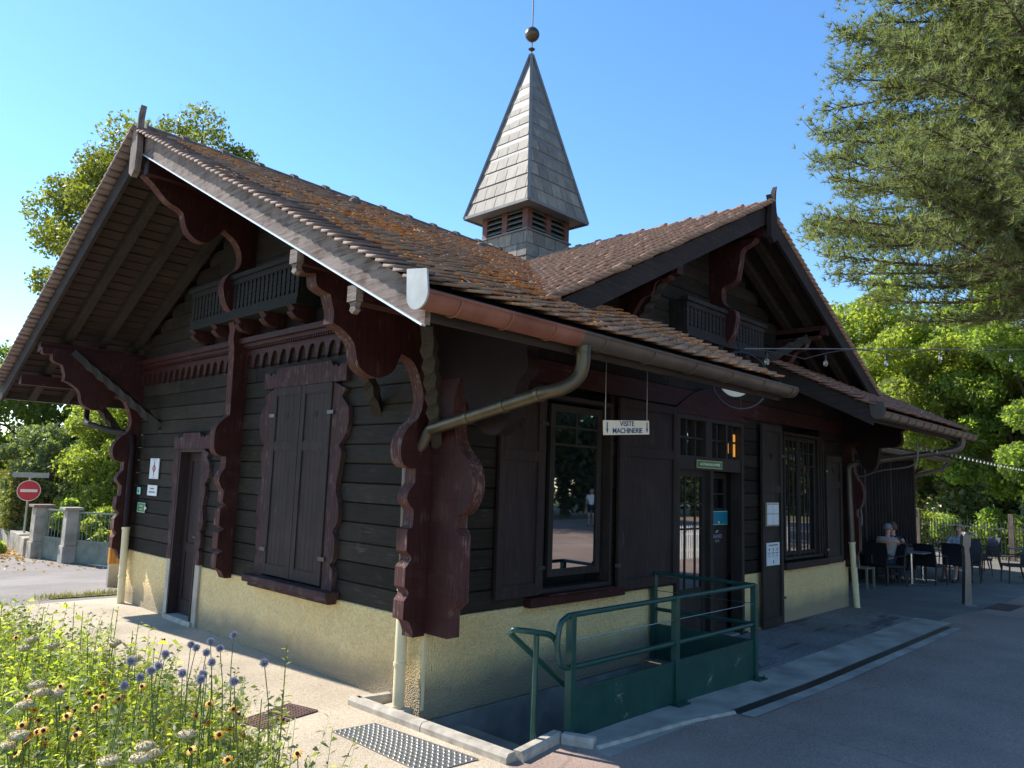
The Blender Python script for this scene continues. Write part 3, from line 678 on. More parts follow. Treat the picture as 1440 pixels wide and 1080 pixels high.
# side door
surround('door_surround',4.24,4.94,.72,2.10,.2,'mauve_z',s0=.72,d=.045)
for a_,b_ in ((4.12,4.24),(4.94,5.06)):
    mb=MB();wbox(mb,'L',a_,b_,0,.72,-.02,.03);mb.build('door_jamb_stone','concrete_strip',B)
mb=MB();wbox(mb,'L',4.90,4.94,0.03,2.10,-.12,.04);wbox(mb,'L',4.24,4.28,0.03,2.10,-.12,.04);wbox(mb,'L',4.28,4.90,2.06,2.10,-.12,.04);mb.build('door_frame','brown_z',B)
mb=MB();wbox(mb,'L',4.28,4.90,.06,2.06,-.14,-.10)
wbox(mb,'L',4.28,4.36,.06,2.06,-.10,-.085);wbox(mb,'L',4.82,4.90,.06,2.06,-.10,-.085)
for a,b in ((.06,.24),(.82,.93),(1.95,2.06)):wbox(mb,'L',4.36,4.82,a,b,-.10,-.086)
dr_=mb.build('side_door','brown_z',B,bevel=.004)
mb=MB();wbox(mb,'L',4.38,4.42,1.0,1.04,-.085,-.03);mb.tube([(.035,4.40,1.02),(.03,4.5,1.02)],.01);mb.build('handle','black_metal',dr_)
mb=MB();wbox(mb,'L',4.2,4.98,-.05,.055,-.28,.06);mb.build('doorstep','kerb_stone',B,bevel=.01)
# front window 1 : open casement
def bars(mb,side,u0,u1,z0,z1,d0,d1,fr,us,zs,bw=.022,dd=.0):
    wbox(mb,side,u0,u0+fr,z0,z1,d0,d1);wbox(mb,side,u1-fr,u1,z0,z1,d0,d1);wbox(mb,side,u0+fr,u1-fr,z0,z0+fr,d0,d1-.002);wbox(mb,side,u0+fr,u1-fr,z1-fr,z1,d0,d1-.002)
    for (u,a,b) in us:wbox(mb,side,u-bw/2,u+bw/2,a,b,d0+.006,d1-.006)
    for (z,a,b) in zs:wbox(mb,side,a,b,z-bw/2,z+bw/2,d0+.004,d1-.004)
def pane(side,u0,u1,z0,z1,d,par):
    mb=MB();wbox(mb,side,u0,u1,z0,z1,d-.003,d+.003);return mb.build('pane','glass',par)
mb=MB();wbox(mb,'F',1.36,1.40,.80,2.70,-.10,.03);wbox(mb,'F',2.44,2.48,.80,2.70,-.10,.03);wbox(mb,'F',1.40,2.44,2.66,2.70,-.10,.03);wbox(mb,'F',1.40,2.44,.80,.84,-.10,.03)
win=mb.build('front_window','darkbeam_z',B)
mb=MB();bars(mb,'F',1.55,2.38,.93,2.62,-.085,-.045,.07,[(1.965,2.23,2.55)],[(2.22,1.62,2.31),(2.40,1.62,2.31)]);cs=mb.build('casement','olive_z',win)
for a in ((1.62,1.955,2.41,2.55),(1.975,2.31,2.41,2.55),(1.62,1.955,2.23,2.39),(1.975,2.31,2.23,2.39),(1.62,2.31,1.0,2.21)):
    pane('F',a[0],a[1],a[2],a[3],-.065,cs)
mb=MB();wbox(mb,'F',1.18,2.66,.69,.78,0,.09);wbox(mb,'F',1.40,2.44,.78,.80,-.10,.12);mb.build('window_sill','red_x',B,bevel=.006)
shutter('F',.74,1.335,.80,2.68,'brown_z',d=.03,heart=True,hinge=1,grooves=False)
shutter('F',2.53,3.68,.74,2.77,'brown_z',d=.05,heart=False,hinge=-1,split=.70,grooves=False)
mb=MB();mb.prism([(3.2+.018*math.cos(t*.7),2.25+.018*math.sin(t*.7)) for t in range(9)],fn('F'),.07,.074);mb.build('peep_hole','core_dark',B)
# front window 2
mb=MB();wbox(mb,'F',6.72,6.77,.83,2.70,-.10,.03);wbox(mb,'F',8.07,8.12,.83,2.70,-.10,.03);wbox(mb,'F',6.77,8.07,2.66,2.70,-.10,.03);wbox(mb,'F',6.77,8.07,.83,.87,-.10,.03)
win=mb.build('front_window','darkbeam_z',B)
for (u0,u1) in ((6.77,7.41),(7.43,8.07)):
    mb=MB();um=(u0+u1)/2;bars(mb,'F',u0,u1,.88,2.65,-.09,-.05,.055,[(um,.935,2.595)],[(2.22,u0+.055,u1-.055),(2.42,u0+.055,u1-.055)]);cs=mb.build('casement','darkbeam_z',win)
    for (a,b) in ((u0+.055,um-.011),(um+.011,u1-.055)):
        for (c1,c2) in ((.935,2.209),(2.231,2.409),(2.431,2.595)):pane('F',a,b,c1,c2,-.07,cs)
mb=MB();wbox(mb,'F',6.62,8.2,.70,.80,0,.10);mb.build('window_sill','brown_x',B,bevel=.006)
mb=MB()
for i in range(7):mb.tube([(6.86+i*.19,-.10,.86),(6.86+i*.19,-.10,2.66)],.008,6)
mb.build('window_grille','iron_post',B)
shutter('F',5.88,6.52,-.02,2.75,'olive_z',d=.06,hinge=1,split=.66,grooves=False);shutter('F',8.22,8.88,.70,2.42,'olive_z',d=.03,hinge=-1,split=.7,grooves=False)
# entrance
mb=MB();wbox(mb,'F',3.75,3.82,-.05,2.72,-.12,.04);wbox(mb,'F',5.37,5.44,-.05,2.72,-.12,.04);wbox(mb,'F',3.82,5.37,2.66,2.72,-.12,.04);wbox(mb,'F',3.82,5.37,2.05,2.22,-.12,.03)
wbox(mb,'F',4.44,4.60,2.22,2.66,-.11,.03);wbox(mb,'F',4.955,5.01,2.22,2.66,-.11,.03);wbox(mb,'F',4.56,4.63,-.05,2.05,-.11,.03)
for x0,x1,n in ((3.82,4.44,3),(4.60,4.955,2),(5.01,5.37,2)):
    for i in range(1,n):
        u=x0+(x1-x0)*i/n;wbox(mb,'F',u-.016,u+.016,2.22,2.66,-.09,.0)
    wbox(mb,'F',x0,x1,2.43,2.455,-.088,-.004)
ent=mb.build('entrance_frame','olive_z',B)
for x0,x1,n in ((3.82,4.44,3),(4.60,4.955,2),(5.01,5.37,2)):
    w=(x1-x0)/n
    for i in range(n):pane('F',x0+i*w+.016,x0+(i+1)*w-.016,2.22,2.43,-.05,ent);pane('F',x0+i*w+.016,x0+(i+1)*w-.016,2.455,2.66,-.05,ent)
mb=MB();bars(mb,'F',3.82,4.56,-.02,2.05,-.075,-.035,.085,[(4.075,.6,1.965),(4.315,.6,1.965)],[(1.64,3.9,4.48),(1.33,3.9,4.48)]);wbox(mb,'F',3.9,4.48,.06,.62,-.07,-.045)
dl=mb.build('glazed_door','olive_z',B)
for a,b in ((3.905,4.063),(4.087,4.303),(4.327,4.475)):
    for c1,c2 in ((.62,1.318),(1.342,1.628),(1.652,1.965)):pane('F',a,b,c1,c2,-.055,dl)
mb=MB();bars(mb,'F',4.68,5.43,.0,2.04,-.24,-.20,.08,[(5.05,1.56,1.96)],[(1.56,4.76,5.35),(1.76,4.76,5.35)]);wbox(mb,'F',4.76,5.35,.08,1.50,-.235,-.21);idr=mb.build('inner_door','darkbeam_z',B)
pane('F',4.76,5.039,1.57,1.95,-.22,idr);pane('F',5.061,5.35,1.57,1.95,-.22,idr)
m,nt,b,out=nodes('amber_reflection');b.inputs['Base Color'].default_value=(.7,.3,.05,1);b.inputs['Emission Color'].default_value=(1,.42,.06,1);b.inputs['Emission Strength'].default_value=.28
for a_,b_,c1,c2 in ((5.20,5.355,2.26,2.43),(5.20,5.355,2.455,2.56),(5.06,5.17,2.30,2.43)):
    mb=MB();wbox(mb,'F',a_,b_,c1,c2,-.0465,-.0455);mb.build('lit_reflection','amber_reflection',ent)  # glowing panels paint an amber reflection onto the transom panes
# ---------------- gutters and downpipes
def gutter(x0,x1,mat,y=EY-.07,z=2.86,r=.085,brk=.62,par=None):
    mb=MB();k=10;vs=[];n=max(2,int((x1-x0)/.4))
    for ro,rev in ((r,0),(r-.006,1)):
        for x in (x0,x1):
            for j in range(k+1):
                t=math.pi+math.pi*j/k;vs.append((x,y+ro*math.cos(t),z+ro*math.sin(t)))
    m=k+1;fs=[(j,j+1,m+j+1,m+j) for j in range(k)]+[(2*m+j,3*m+j,3*m+j+1,2*m+j+1) for j in range(k)]
    fs+=[(j,2*m+j,2*m+j+1,j+1) for j in range(k)]+[(m+j,m+j+1,3*m+j+1,3*m+j) for j in range(k)]+[(0,m,3*m,2*m),(k,2*m+k,3*m+k,m+k)]
    mb.add(vs,fs);o=mb.build('gutter',mat,par or B,smooth=True)
    mb=MB();mb.tube([(x0,y-r,z+.004),(x1,y-r,z+.004)],.011,6);mb.build('bead',mat,o,smooth=True)
    x=x0+.25
    while x<x1:
        mb=MB();mb.tube([(x,y+(r+.004)*math.cos(math.pi+math.pi*j/10),z+(r+.004)*math.sin(math.pi+math.pi*j/10)) for j in range(11)]+[(x,y+r+.05,z+.07)],.007,5);mb.build('bracket',mat,o);x+=brk
    return o
g1=gutter(LX-.11,-.12,'copper',brk=.42);g2=gutter(-.12,3.33,'gutter_brown');g3=gutter(5.97,RXX+.02,'gutter_brown',brk=.35)
def endcap(x,mat,par,big=False):
    y=EY-.07;z=2.86;r=.093;mb=MB()
    pts=[(y+r*math.cos(math.pi+math.pi*j/12),z+r*math.sin(math.pi+math.pi*j/12)) for j in range(13)]
    if big:pts+=[(y+r+.01,z+.155),(y-r+.02,z+.13)]
    mb.prism(pts,lambda u,v,w:(w,u,v),x-.006,x+.006);return mb.build('end_cap',mat,par)
endcap(LX-.115,'cap_metal',g1,True);endcap(3.336,'gutter_brown',g2);endcap(5.96,'gutter_brown',g3,True);endcap(RXX+.03,'gutter_brown',g3)
gutter(LX,RXX,'gutter_brown',y=2*RY-EY+.08,brk=1.2)
# front left downpipe (swan neck back to the corner)
mb=MB();yy=EY-.07
mb.tube(cat([(-.03,yy,2.80),(-.03,yy,2.66),(-.05,yy+.03,2.56),(-.12,yy+.10,2.49),(-.2,yy+.2,2.455)],4)+[(-.13,-.13,2.235)],.05,12)
dp=mb.build('downpipe','tarnish',B,smooth=True)
for t in (.02,.30,.62):
    mb=MB();p0=Vector((-.2,yy+.2,2.455));p1=Vector((-.13,-.13,2.235));p=p0.lerp(p1,t);q=p0.lerp(p1,t+.03);mb.tube([p,q],.056,12);mb.build('collar','tarnish',dp,smooth=True)
mb=MB();mb.tube([(-.03,yy,2.79),(-.03,yy,2.74)],.056,12);mb.build('collar','tarnish',dp,smooth=True)
mb=MB();mb.tube(cat([(-.13,-.13,2.235),(-.125,-.08,2.2),(-.12,.0,2.1),(-.115,.175,2.0)],4)+[(-.09,.175,.9)],.045,10);mb.build('downpipe','gutter_brown',B,smooth=True)
def cream(a,b,ang):
    mb=MB();mb.tube([a,b],.048,14);o=mb.build('downpipe_foot','cream_pipe',B,smooth=True)
    A=Vector(a);Bv=Vector(b)
    for t in (.0,.62,.97):
        mb=MB();mb.tube([A.lerp(Bv,t),A.lerp(Bv,t+.03)],.055,14);mb.build('collar','cream_pipe',o,smooth=True)
cream((-.09,.175,.95),(-.10,.155,0.0),0)
cream((9.10,-.12,1.02),(9.22,-.14,-.08),0)
cream((-.10,6.36,1.02),(-.10,6.30,-.02),0)
mb=MB();mb.tube(cat([(10.0,yy,2.80),(10.0,yy,2.70),(9.98,yy+.05,2.62),(9.9,yy+.15,2.57)],4)+[(9.3,-.3,2.35)]+cat([(9.18,-.14,2.31),(9.10,-.1,2.25),(9.08,-.1,2.15)],4)+[(9.10,-.12,1.0)],.05,12);mb.build('downpipe','gutter_brown',B,smooth=True)
mb=MB();mb.tube([(-.2,8.2,2.78),(-.2,8.2,2.6),(-.22,8.1,2.5),(-.2,7.0,2.36),(-.14,6.66,2.34),(-.10,6.45,2.27),(-.10,6.40,2.1),(-.10,6.36,1.0)],.042,12);mb.build('downpipe','maroon_dark',B,smooth=True)
# little cable curls by the right corner
mb=MB();mb.tube(cat([(8.6,-1.3,2.62),(8.62,-1.25,2.3),(8.8,-.7,2.2),(9.0,-.3,2.1),(9.15,-.16,2.2),(9.2,-.16,1.9),(9.42,-.16,1.6),(9.46,-.16,1.3),(9.24,-.16,1.2),(9.3,-.16,.6)],5),.012,6);mb.build('cable','cable_grey',B)
# ---------------- spire
sx,sy=4.63,3.38;sp=MB()
mb=MB();mb.box(sx-.50,sx+.50,sy-.50,sy+.50,4.7,5.72);drum=mb.build('spire_base','slate_tile_trim',B)
def strips(cx,cy,h0,h1,z0,z1,e,w,name,par,mat='slate',gap=.012,maxn=None):
    """courses of slates on the four faces of a tapered square shaft"""
    V_=[];F_=[];R_=[]
    L=math.hypot(h0-h1,z1-z0);nr=max(1,int(L/e))
    for face in range(4):
        ca,sa=[(1,0),(0,1),(-1,0),(0,-1)][face]
        for r in range(nr):
            t0=r/nr;t1=(r+1)/nr;ha=h0+(h1-h0)*t0;hb=h0+(h1-h0)*t1;za=z0+(z1-z0)*t0;zb=z0+(z1-z0)*t1
            off=(.5 if r%2 else 0)*w;u=-ha-off
            while u<ha:
                a=max(u+.005,-ha);b=min(u+w-.005,ha);a2=max(u+.005,-hb);b2=min(u+w-.005,hb)
                u+=w
                if b-a<.03:continue
                if b2<=a2:
                    m_=min(max((a+b)/2,-hb),hb);a2=m_-.002;b2=m_+.002
                lift=gap+random.uniform(0,.004)
                pts=[(a,ha+lift,za),(b,ha+lift,za),(b2,hb+.001,zb),(a2,hb+.001,zb),(a,ha-.005,za),(b,ha-.005,za),(b2,hb-.006,zb),(a2,hb-.006,zb)]
                n=len(V_)
                for (p,q,z) in pts:
                    # local face frame : outward q, lateral p
                    V_.append((cx+(-q)*ca+p*sa*1.0,cy+(-q)*sa-p*ca,z))
                F_+=[(n,n+1,n+2,n+3),(n+4,n+7,n+6,n+5),(n,n+4,n+5,n+1),(n+1,n+5,n+6,n+2),(n+2,n+6,n+7,n+3),(n+3,n+7,n+4,n)]
                v=random.random();R_+=[v]*6
    me=MB();me.v=V_;me.f=F_;return me.build(name,mat,par,rnd=R_)
strips(sx,sy,.505,.505,4.9,5.72,.2,.27,'slates',drum)
mb=MB();mb.box(sx-.535,sx+.535,sy-.535,sy+.535,5.715,5.74);mb.build('flashing','slate_tile_trim',drum)
mb=MB();mb.box(sx-.42,sx+.42,sy-.42,sy+.42,5.74,6.12);mb.build('louvre_core','core_dark',B)
simple('louvre_post',(.13,.045,.028),.6,.25,8)
for i in (-1,0,1):
    for j in (-1,0,1):
        if i==0 and j==0:continue
        mb=MB();w=.055;mb.box(sx+i*.45-w,sx+i*.45+w,sy+j*.45-w,sy+j*.45+w,5.74,6.12);mb.build('louvre_post','louvre_post',B)
mb=MB()
for k in range(4):
    z=5.78+k*.085
    for s in (1,-1):
        for lo,hi in ((-.395,-.055),(.055,.395)):
            for ax in (0,1):
                q=sx if ax==0 else sy;o_=(sy if ax==0 else sx)+s*.46
                def PT(u,o2,zz):return (q+u,o2,zz) if ax==0 else (o2,q+u,zz)
                P=[PT(lo,o_+s*.04,z),PT(hi,o_+s*.04,z),PT(hi,o_-s*.04,z+.07),PT(lo,o_-s*.04,z+.07)];Q=[(a,b,c+.014) for a,b,c in P]
                mb.add(P+Q,[(0,1,2,3),(7,6,5,4),(0,4,5,1),(1,5,6,2),(2,6,7,3),(3,7,4,0)])
mb.build('louvre_slats','louvre',B)
mb=MB();zb=6.09;zt2=9.0;hb=.715
mb.add([(sx-hb,sy-hb,zb),(sx+hb,sy-hb,zb),(sx+hb,sy+hb,zb),(sx-hb,sy+hb,zb),(sx,sy,zt2+.05)],[(0,3,2,1),(0,1,4),(1,2,4),(2,3,4),(3,0,4)]);spire=mb.build('spire','slate_tile_trim',B)
strips(sx,sy,hb,.10,zb,zb+(zt2-zb)*(1-.10/hb),.235,.225,'slates',spire)
mb=MB()
for a,b in ((-1,-1),(1,-1),(1,1),(-1,1)):mb.bar((sx+a*(hb+.012),sy+b*(hb+.012),zb-.0),(sx+a*.02,sy+b*.02,zt2+.03),.05,.03)
for k in range(4):
    c=[(-1,-1),(1,-1),(1,1),(-1,1)];a=c[k];b=c[(k+1)%4];mb.bar((sx+a[0]*(hb+.01),sy+a[1]*(hb+.01),zb),(sx+b[0]*(hb+.01),sy+b[1]*(hb+.01),zb),.03,.045)
mb.build('hip_trim','slate_tile_trim',spire)
mb=MB();h=.13;z0=zt2-(zt2-zb)*h/hb*.98
mb.add([(sx-h,sy-h,z0-.06),(sx+h,sy-h,z0-.06),(sx+h,sy+h,z0-.06),(sx-h,sy+h,z0-.06),(sx,sy,zt2+.09)],[(0,3,2,1),(0,1,4),(1,2,4),(2,3,4),(3,0,4)]);mb.build('spire_cap','slate_tile_trim',spire)
mb=MB();mb.tube([(sx,sy,zt2),(sx,sy,10.9)],.012,6);rod=mb.build('lightning_rod','black_metal',spire)
mb=MB();mb.lathe([(.0,-.125)]+[(.125*math.cos(t),.125*math.sin(t)) for t in [-1.3,-.9,-.5,-.1,.1,.5,.9,1.3]]+[(0,.125)],(sx,sy,9.40),20);mb.build('ball','tarnish',rod,smooth=True)
mb=MB();mb.lathe([(.02,-.03),(.06,0),(.02,.03)],(sx,sy,9.13),14);mb.build('disc','tarnish',rod)
# amber reflection painted on the transom with emission is part of the entrance
# ================================================================== signs on the building
def text(body,size,loc,side,mat,parent,bold=.0,sx_=1.0,align='CENTER',name='lettering'):
    cu=bpy.data.curves.new(name,'FONT');cu.body=body;cu.size=size;cu.align_x=align;cu.align_y='CENTER';cu.extrude=.0012;cu.offset=bold
    ob=bpy.data.objects.new(name,cu);COL.objects.link(ob)
    bpy.context.view_layer.update();dg=bpy.context.evaluated_depsgraph_get();me=bpy.data.meshes.new_from_object(ob.evaluated_get(dg));COL.objects.unlink(ob);bpy.data.objects.remove(ob)
    me.name=name;me.materials.clear();me.materials.append(M[mat])
    off=Vector((0,0,0));p=parent
    while p: off+=Vector(p.location);p=p.parent
    rot={'F':Matrix.Rotation(math.pi/2,4,'X'),'L':Matrix.Rotation(-math.pi/2,4,'Z')@Matrix.Rotation(math.pi/2,4,'X')}[side] if isinstance(side,str) else side
    me.transform(Matrix.Translation(Vector(loc)-off)@rot@Matrix.Diagonal((sx_,1,1,1)))
    o=bpy.data.objects.new(name,me);COL.objects.link(o);o.parent=parent;return o
# hanging sign VISITE MACHINERIE
hs=thing('hanging_sign','white board with blue lettering and two down arrows hung on chains under the gutter','sign',(1.35,-1.0,2.25))
rs=Matrix.Rotation(math.radians(3.5),4,'Z')
mb=MB();mb.bar((.985,-1.02,2.31),(1.72,-.98,2.365),.012,.125);mb.build('board','sign_white',hs,bevel=.002)
rot=Matrix.Rotation(math.radians(3),4,'Z')@Matrix.Rotation(math.radians(-4.2),4,'Y')@Matrix.Rotation(math.pi/2,4,'X')
text('VISITE',.062,(1.345,-1.008,2.368),rot,'ink_blue',hs,.0006,1.42)
text('MACHINERIE',.062,(1.355,-1.0085,2.309),rot,'ink_blue',hs,.0006,1.36)
for x,zc_ in ((1.03,2.315),(1.675,2.362)):
    mb=MB();y_=-1.0095-(1.355-x)*.054
    mb.box(x-.005,x+.005,y_-.002,y_,zc_-.02,zc_+.045);mb.prism([(x-.014,zc_-.012),(x+.014,zc_-.012),(x,zc_-.048)],lambda u,v,w:(u,w,v),y_-.002,y_);mb.build('arrow','ink_blue',hs)
for x,z0,z1,y_ in ((1.01,2.372,2.92,-1.02),(1.69,2.425,2.95,-.98)):
    mb=MB();mb.tube([(x,y_,z0-.005),(x,y_,z1)],.004,5);mb.build('chain','steel',hs)
# round sign with a black ring behind the gutter
rd=thing('round_sign','round white disc inside a black iron ring, half hidden behind the gutter over the entrance','sign',(4.1,-.75,2.98))
RC=Vector((4.20,-.62,3.12));RU_=Vector((.72,-.69,0));RN=Vector((-.69,-.72,0))
def rp_(u,v,w):q=RC+RU_*u+Vector((0,0,v))+RN*w;return tuple(q)
mb=MB();mb.tube([rp_(.34*math.cos(2*math.pi*i/40),.34*math.sin(2*math.pi*i/40),0) for i in range(40)],.014,6,closed=True);mb.build('ring','black_metal',rd)
mb=MB();n=36;mb.prism([(-.06+.2*math.cos(2*math.pi*i/n),.0+.2*math.sin(2*math.pi*i/n)) for i in range(n)],rp_,-.012,.012);mb.build('disc','sign_white',rd)
mb=MB();mb.prism([(-.10,-.02),(-.10,-.12),(.0,-.15),(.03,-.03)],rp_,.013,.016);mb.build('clock_hand','black_metal',rd)
mb=MB();mb.tube([rp_(0,.34,0),rp_(0,.55,-.1)],.012,6);mb.tube([rp_(0,-.33,0),rp_(0,.33,0)],.008,6);mb.build('hanger','black_metal',rd)
# green plate above the door
gs=thing('entrance_plate','small green plate with pale lettering above the open entrance door','sign',(4.5,-.04,2.12))
mb=MB();mb.box(4.19,4.82,-.052,-.042,2.075,2.175);mb.build('plate','brass',gs)
mb=MB();mb.box(4.202,4.808,-.055,-.0525,2.087,2.163);mb.build('field','sign_green',gs)
text('ACCÈS BAR-SALLE ENTRÉE',.042,(4.505,-.056,2.125),'F','sign_white',gs,.0005,1.0)
ts=thing('teal_notice','teal rectangular notice with a pale border on the inner entrance door','notice',(5.05,.5,1.4))
mb=MB();mb.box(4.88,5.38,.175,.197,1.355,1.535);mb.build('border','mint',ts)
mb=MB();mb.box(4.89,5.37,.170,.174,1.365,1.525);mb.build('field','teal',ts)
mb=MB();mb.box(5.12,5.15,.166,.1695,1.375,1.40);mb.build('mark','paper',ts)
dlg=thing('door_lettering','faint grey lettering and mark below the teal notice','lettering',(5.03,.51,1.15))
text('GRAND',.075,(5.13,.203,1.20),'F','ink_faint',dlg,.0,1.1);text('PAYS',.05,(5.15,.203,1.14),'F','ink_faint',dlg)
mb=MB();mb.prism([(5.10,1.25),(5.16,1.25),(5.18,1.285),(5.13,1.28)],lambda u,v,w:(u,w,v),.200,.203);mb.build('mark','ink_faint',dlg)
# notices on the tall shutter
nf=thing('framed_notice','wood framed notice of four cream sheets on the tall shutter','notice',(6.12,-.11,1.5))
mb=MB();mb.box(5.93,6.33,-.118,-.098,1.335,1.665);mb.build('frame','wood_pale',nf)
for i in range(2):
    for j in range(2):
        mb=MB();x=5.95+i*.185;z=1.355+j*.155;mb.box(x,x+.175,-.1215,-.1185,z,z+.145);mb.build('sheet','paper',nf)
for i in range(2):
    mb=MB();x=5.96+i*.185;mb.box(x,x+.155,-.1245,-.122,1.635,1.645);mb.build('heading','ink_dark',nf)
nw=thing('white_notice','white printed notice with three small symbols low on the tall shutter','notice',(6.15,-.11,.95))
mb=MB();mb.box(5.96,6.36,-.106,-.0975,.80,1.11);mb.build('sheet','paper',nw)
mb=MB();
mb.box(6.02,6.3,-.1085,-.1065,1.07,1.083)
for i in range(3):
    c=6.03+i*.125;mb.lathe([(.012,0),(.012,.002)],(0,0,0),8) if 0 else None
    mb.box(c-.012,c+.012,-.1085,-.1065,1.0,1.035);mb.box(c-.045,c+.04,-.1085,-.1065,.967,.976);mb.box(c-.04,c+.03,-.1085,-.1065,.945,.950);mb.box(c-.04,c+.035,-.1085,-.1065,.92,.925)
mb.box(6.15,6.17,-.1085,-.1065,.83,.87);mb.build('print','ink_dark',nw)
# notices on the gable wall left of the side door
na=thing('emblem_notice','tall white notice with a red and grey diamond emblem beside the side door','notice',(-.03,5.77,1.84))
mb=MB();wbox(mb,'L',5.62,5.92,1.70,1.975,.012,.022);mb.build('panel','paper',na)
mb=MB();c=5.77;mb.prism([(c-.06,1.84),(c-.02,1.79),(c,1.765),(c+.02,1.79),(c+.06,1.84),(c+.02,1.885),(c,1.91),(c-.02,1.885)],fn('L'),.0225,.0245);mb.build('emblem','ink_red',na)
mb=MB();mb.prism([(c-.015,1.765),(c,1.73),(c+.015,1.765)],fn('L'),.0225,.0245);mb.prism([(c-.015,1.91),(c,1.945),(c+.015,1.91)],fn('L'),.0225,.0245);mb.build('emblem_tips','ink_dark',na)
mb=MB();mb.prism([(c-.015,1.84),(c,1.825),(c+.015,1.84),(c,1.855)],fn('L'),.0247,.026);mb.build('emblem_centre','paper',na)
mb=MB();wbox(mb,'L',5.70,5.84,1.952,1.962,.0225,.0245);wbox(mb,'L',5.71,5.83,1.712,1.72,.0225,.0245);mb.build('print','ink_faint',na)
nb=thing('small_white_notice','small white notice with two dark lines below the emblem notice','notice',(-.03,5.78,1.54))
mb=MB();wbox(mb,'L',5.62,5.94,1.475,1.615,.012,.02);mb.build('panel','paper',nb)
mb=MB();wbox(mb,'L',5.72,5.84,1.56,1.575,.0205,.0225);wbox(mb,'L',5.68,5.88,1.515,1.53,.0205,.0225);mb.build('print','ink_dark',nb)
nc_=thing('mint_plate','small mint green rounded plate near the corner downpipe','plate',(-.03,6.25,1.52))
mb=MB();wbox(mb,'L',6.19,6.31,1.475,1.575,.012,.022);mb.build('panel','mint',nc_,bevel=.01)
mb=MB();wbox(mb,'L',6.24,6.27,1.505,1.54,.0225,.025);mb.build('mark','sign_green',nc_)
nd=thing('direction_plate','dark green plate with yellow lettering and a white arrow tip on the gable wall','sign',(-.03,6.08,1.3))
mb=MB();wbox(mb,'L',5.98,6.24,1.235,1.365,.012,.02);mb.build('panel','mint',nd)
mb=MB();wbox(mb,'L',5.99,6.22,1.245,1.355,.0205,.0235);mb.build('field','sign_green',nd)
mb=MB();wbox(mb,'L',6.04,6.17,1.31,1.335,.024,.026);wbox(mb,'L',6.05,6.16,1.265,1.285,.024,.026);mb.build('lettering','brass',nd)
mb=MB();mb.prism([(5.98,1.27),(5.92,1.30),(5.98,1.33)],fn('L'),.012,.0236);mb.build('arrow_tip','paper',nd)
# ================================================================== GROUND (one grid split into regions)
lo=lambda a,b,n:list(np.linspace(a,b,n))
XS=sorted(set(round(float(v),3) for v in lo(-90,-12,8)+lo(-12,-2.2,8)+[-1.6,-1.2,-.7,-.3,-.22,0.,.35,1,1.5,2,2.5,2.9,3.1,4,5,6,7,8,8.95]+lo(9,14,11)+lo(14,32,8)+lo(32,120,8)))
YS=sorted(set(round(float(v),3) for v in lo(-80,-12,8)+lo(-12,-2.2,8)+[-1.85,-1.72,-1.6,-1.42,-1.22,-1.1,-.6,0.,.34,1.,2.,3.,4.,5.,6.,6.8]+lo(7.3,16,16)+lo(16,30,8)+lo(30,140,8)))
def region(x,y):
    if -.22<x<3.1 and -1.1<y<0:return None
    if -.22<x<0 and 0<y<.34:return None
    if 3.1<x<8.95 and -1.1<y<.0:return 'platform'
    if -2.2<x<=9 and 0<=y<6.6 and x>0:return 'floor'
    if .35<x<8.95 and -1.6<y<-1.1:return 'apron'
    if -.3<x<3.1 and -1.22<y<-1.1:return 'apron'
    if x>=8.95 and -1.42<y<7 and x<30:return 'terrace'
    if x>-.3 and -14<y<-1.22 and x<45:return 'road'
    if -12<x<=0.0 and -6<y<6.9:
        return 'pavement'
    if -30<x<2.9 and 6.9<=y<21:return 'side_road'
    if y<-14 and x>-5 and x<45 and y>-26:return 'road'
    return 'ground'
RM={'platform':('platform','platform_floor'),'floor':('floor','concrete_dark'),'apron':('apron','concrete_strip'),'terrace':('terrace','terrace_floor'),'road':('road','asphalt_red'),'pavement':('pavement','pavement_beige'),'side_road':('side_road','asphalt_grey'),'ground':('ground','meadow')}
gb={k:MB() for k in RM}
for i in range(len(XS)-1):
    for j in range(len(YS)-1):
        r=region((XS[i]+XS[i+1])/2,(YS[j]+YS[j+1])/2)
        if r is None:continue
        q=[(XS[i],YS[j]),(XS[i+1],YS[j]),(XS[i+1],YS[j+1]),(XS[i],YS[j+1])]
        gb[r].add([(x,y,gz(x,y)) for x,y in q],[(0,1,2,3)])
for k,mbb in gb.items():
    if mbb.v:mbb.build(RM[k][0],RM[k][1],None,kind='structure')
# verge with dry grass by the building, leaf litter by the far wall
mb=MB();pts=[(-.8,7.1),(.2,7.0),(.9,7.2),(.3,7.36),(-.6,7.26)]
mb.add([(x,y,gz(x,y)+.012) for x,y in pts],[tuple(range(len(pts)))]);mb.build('verge','meadow',None,kind='structure')
mb=MB();pts=[(1.7,19.5),(1.6,18.3),(-.5,17.6),(-2.5,18.6),(-3.2,22),(-1,25),(2.3,24),(2.2,20.5)]
mb.add([(x,y,gz(x,y)+.014) for x,y in pts],[tuple(range(len(pts)))]);mb.build('dirt_verge','leaf_litter_ground',None,kind='structure')
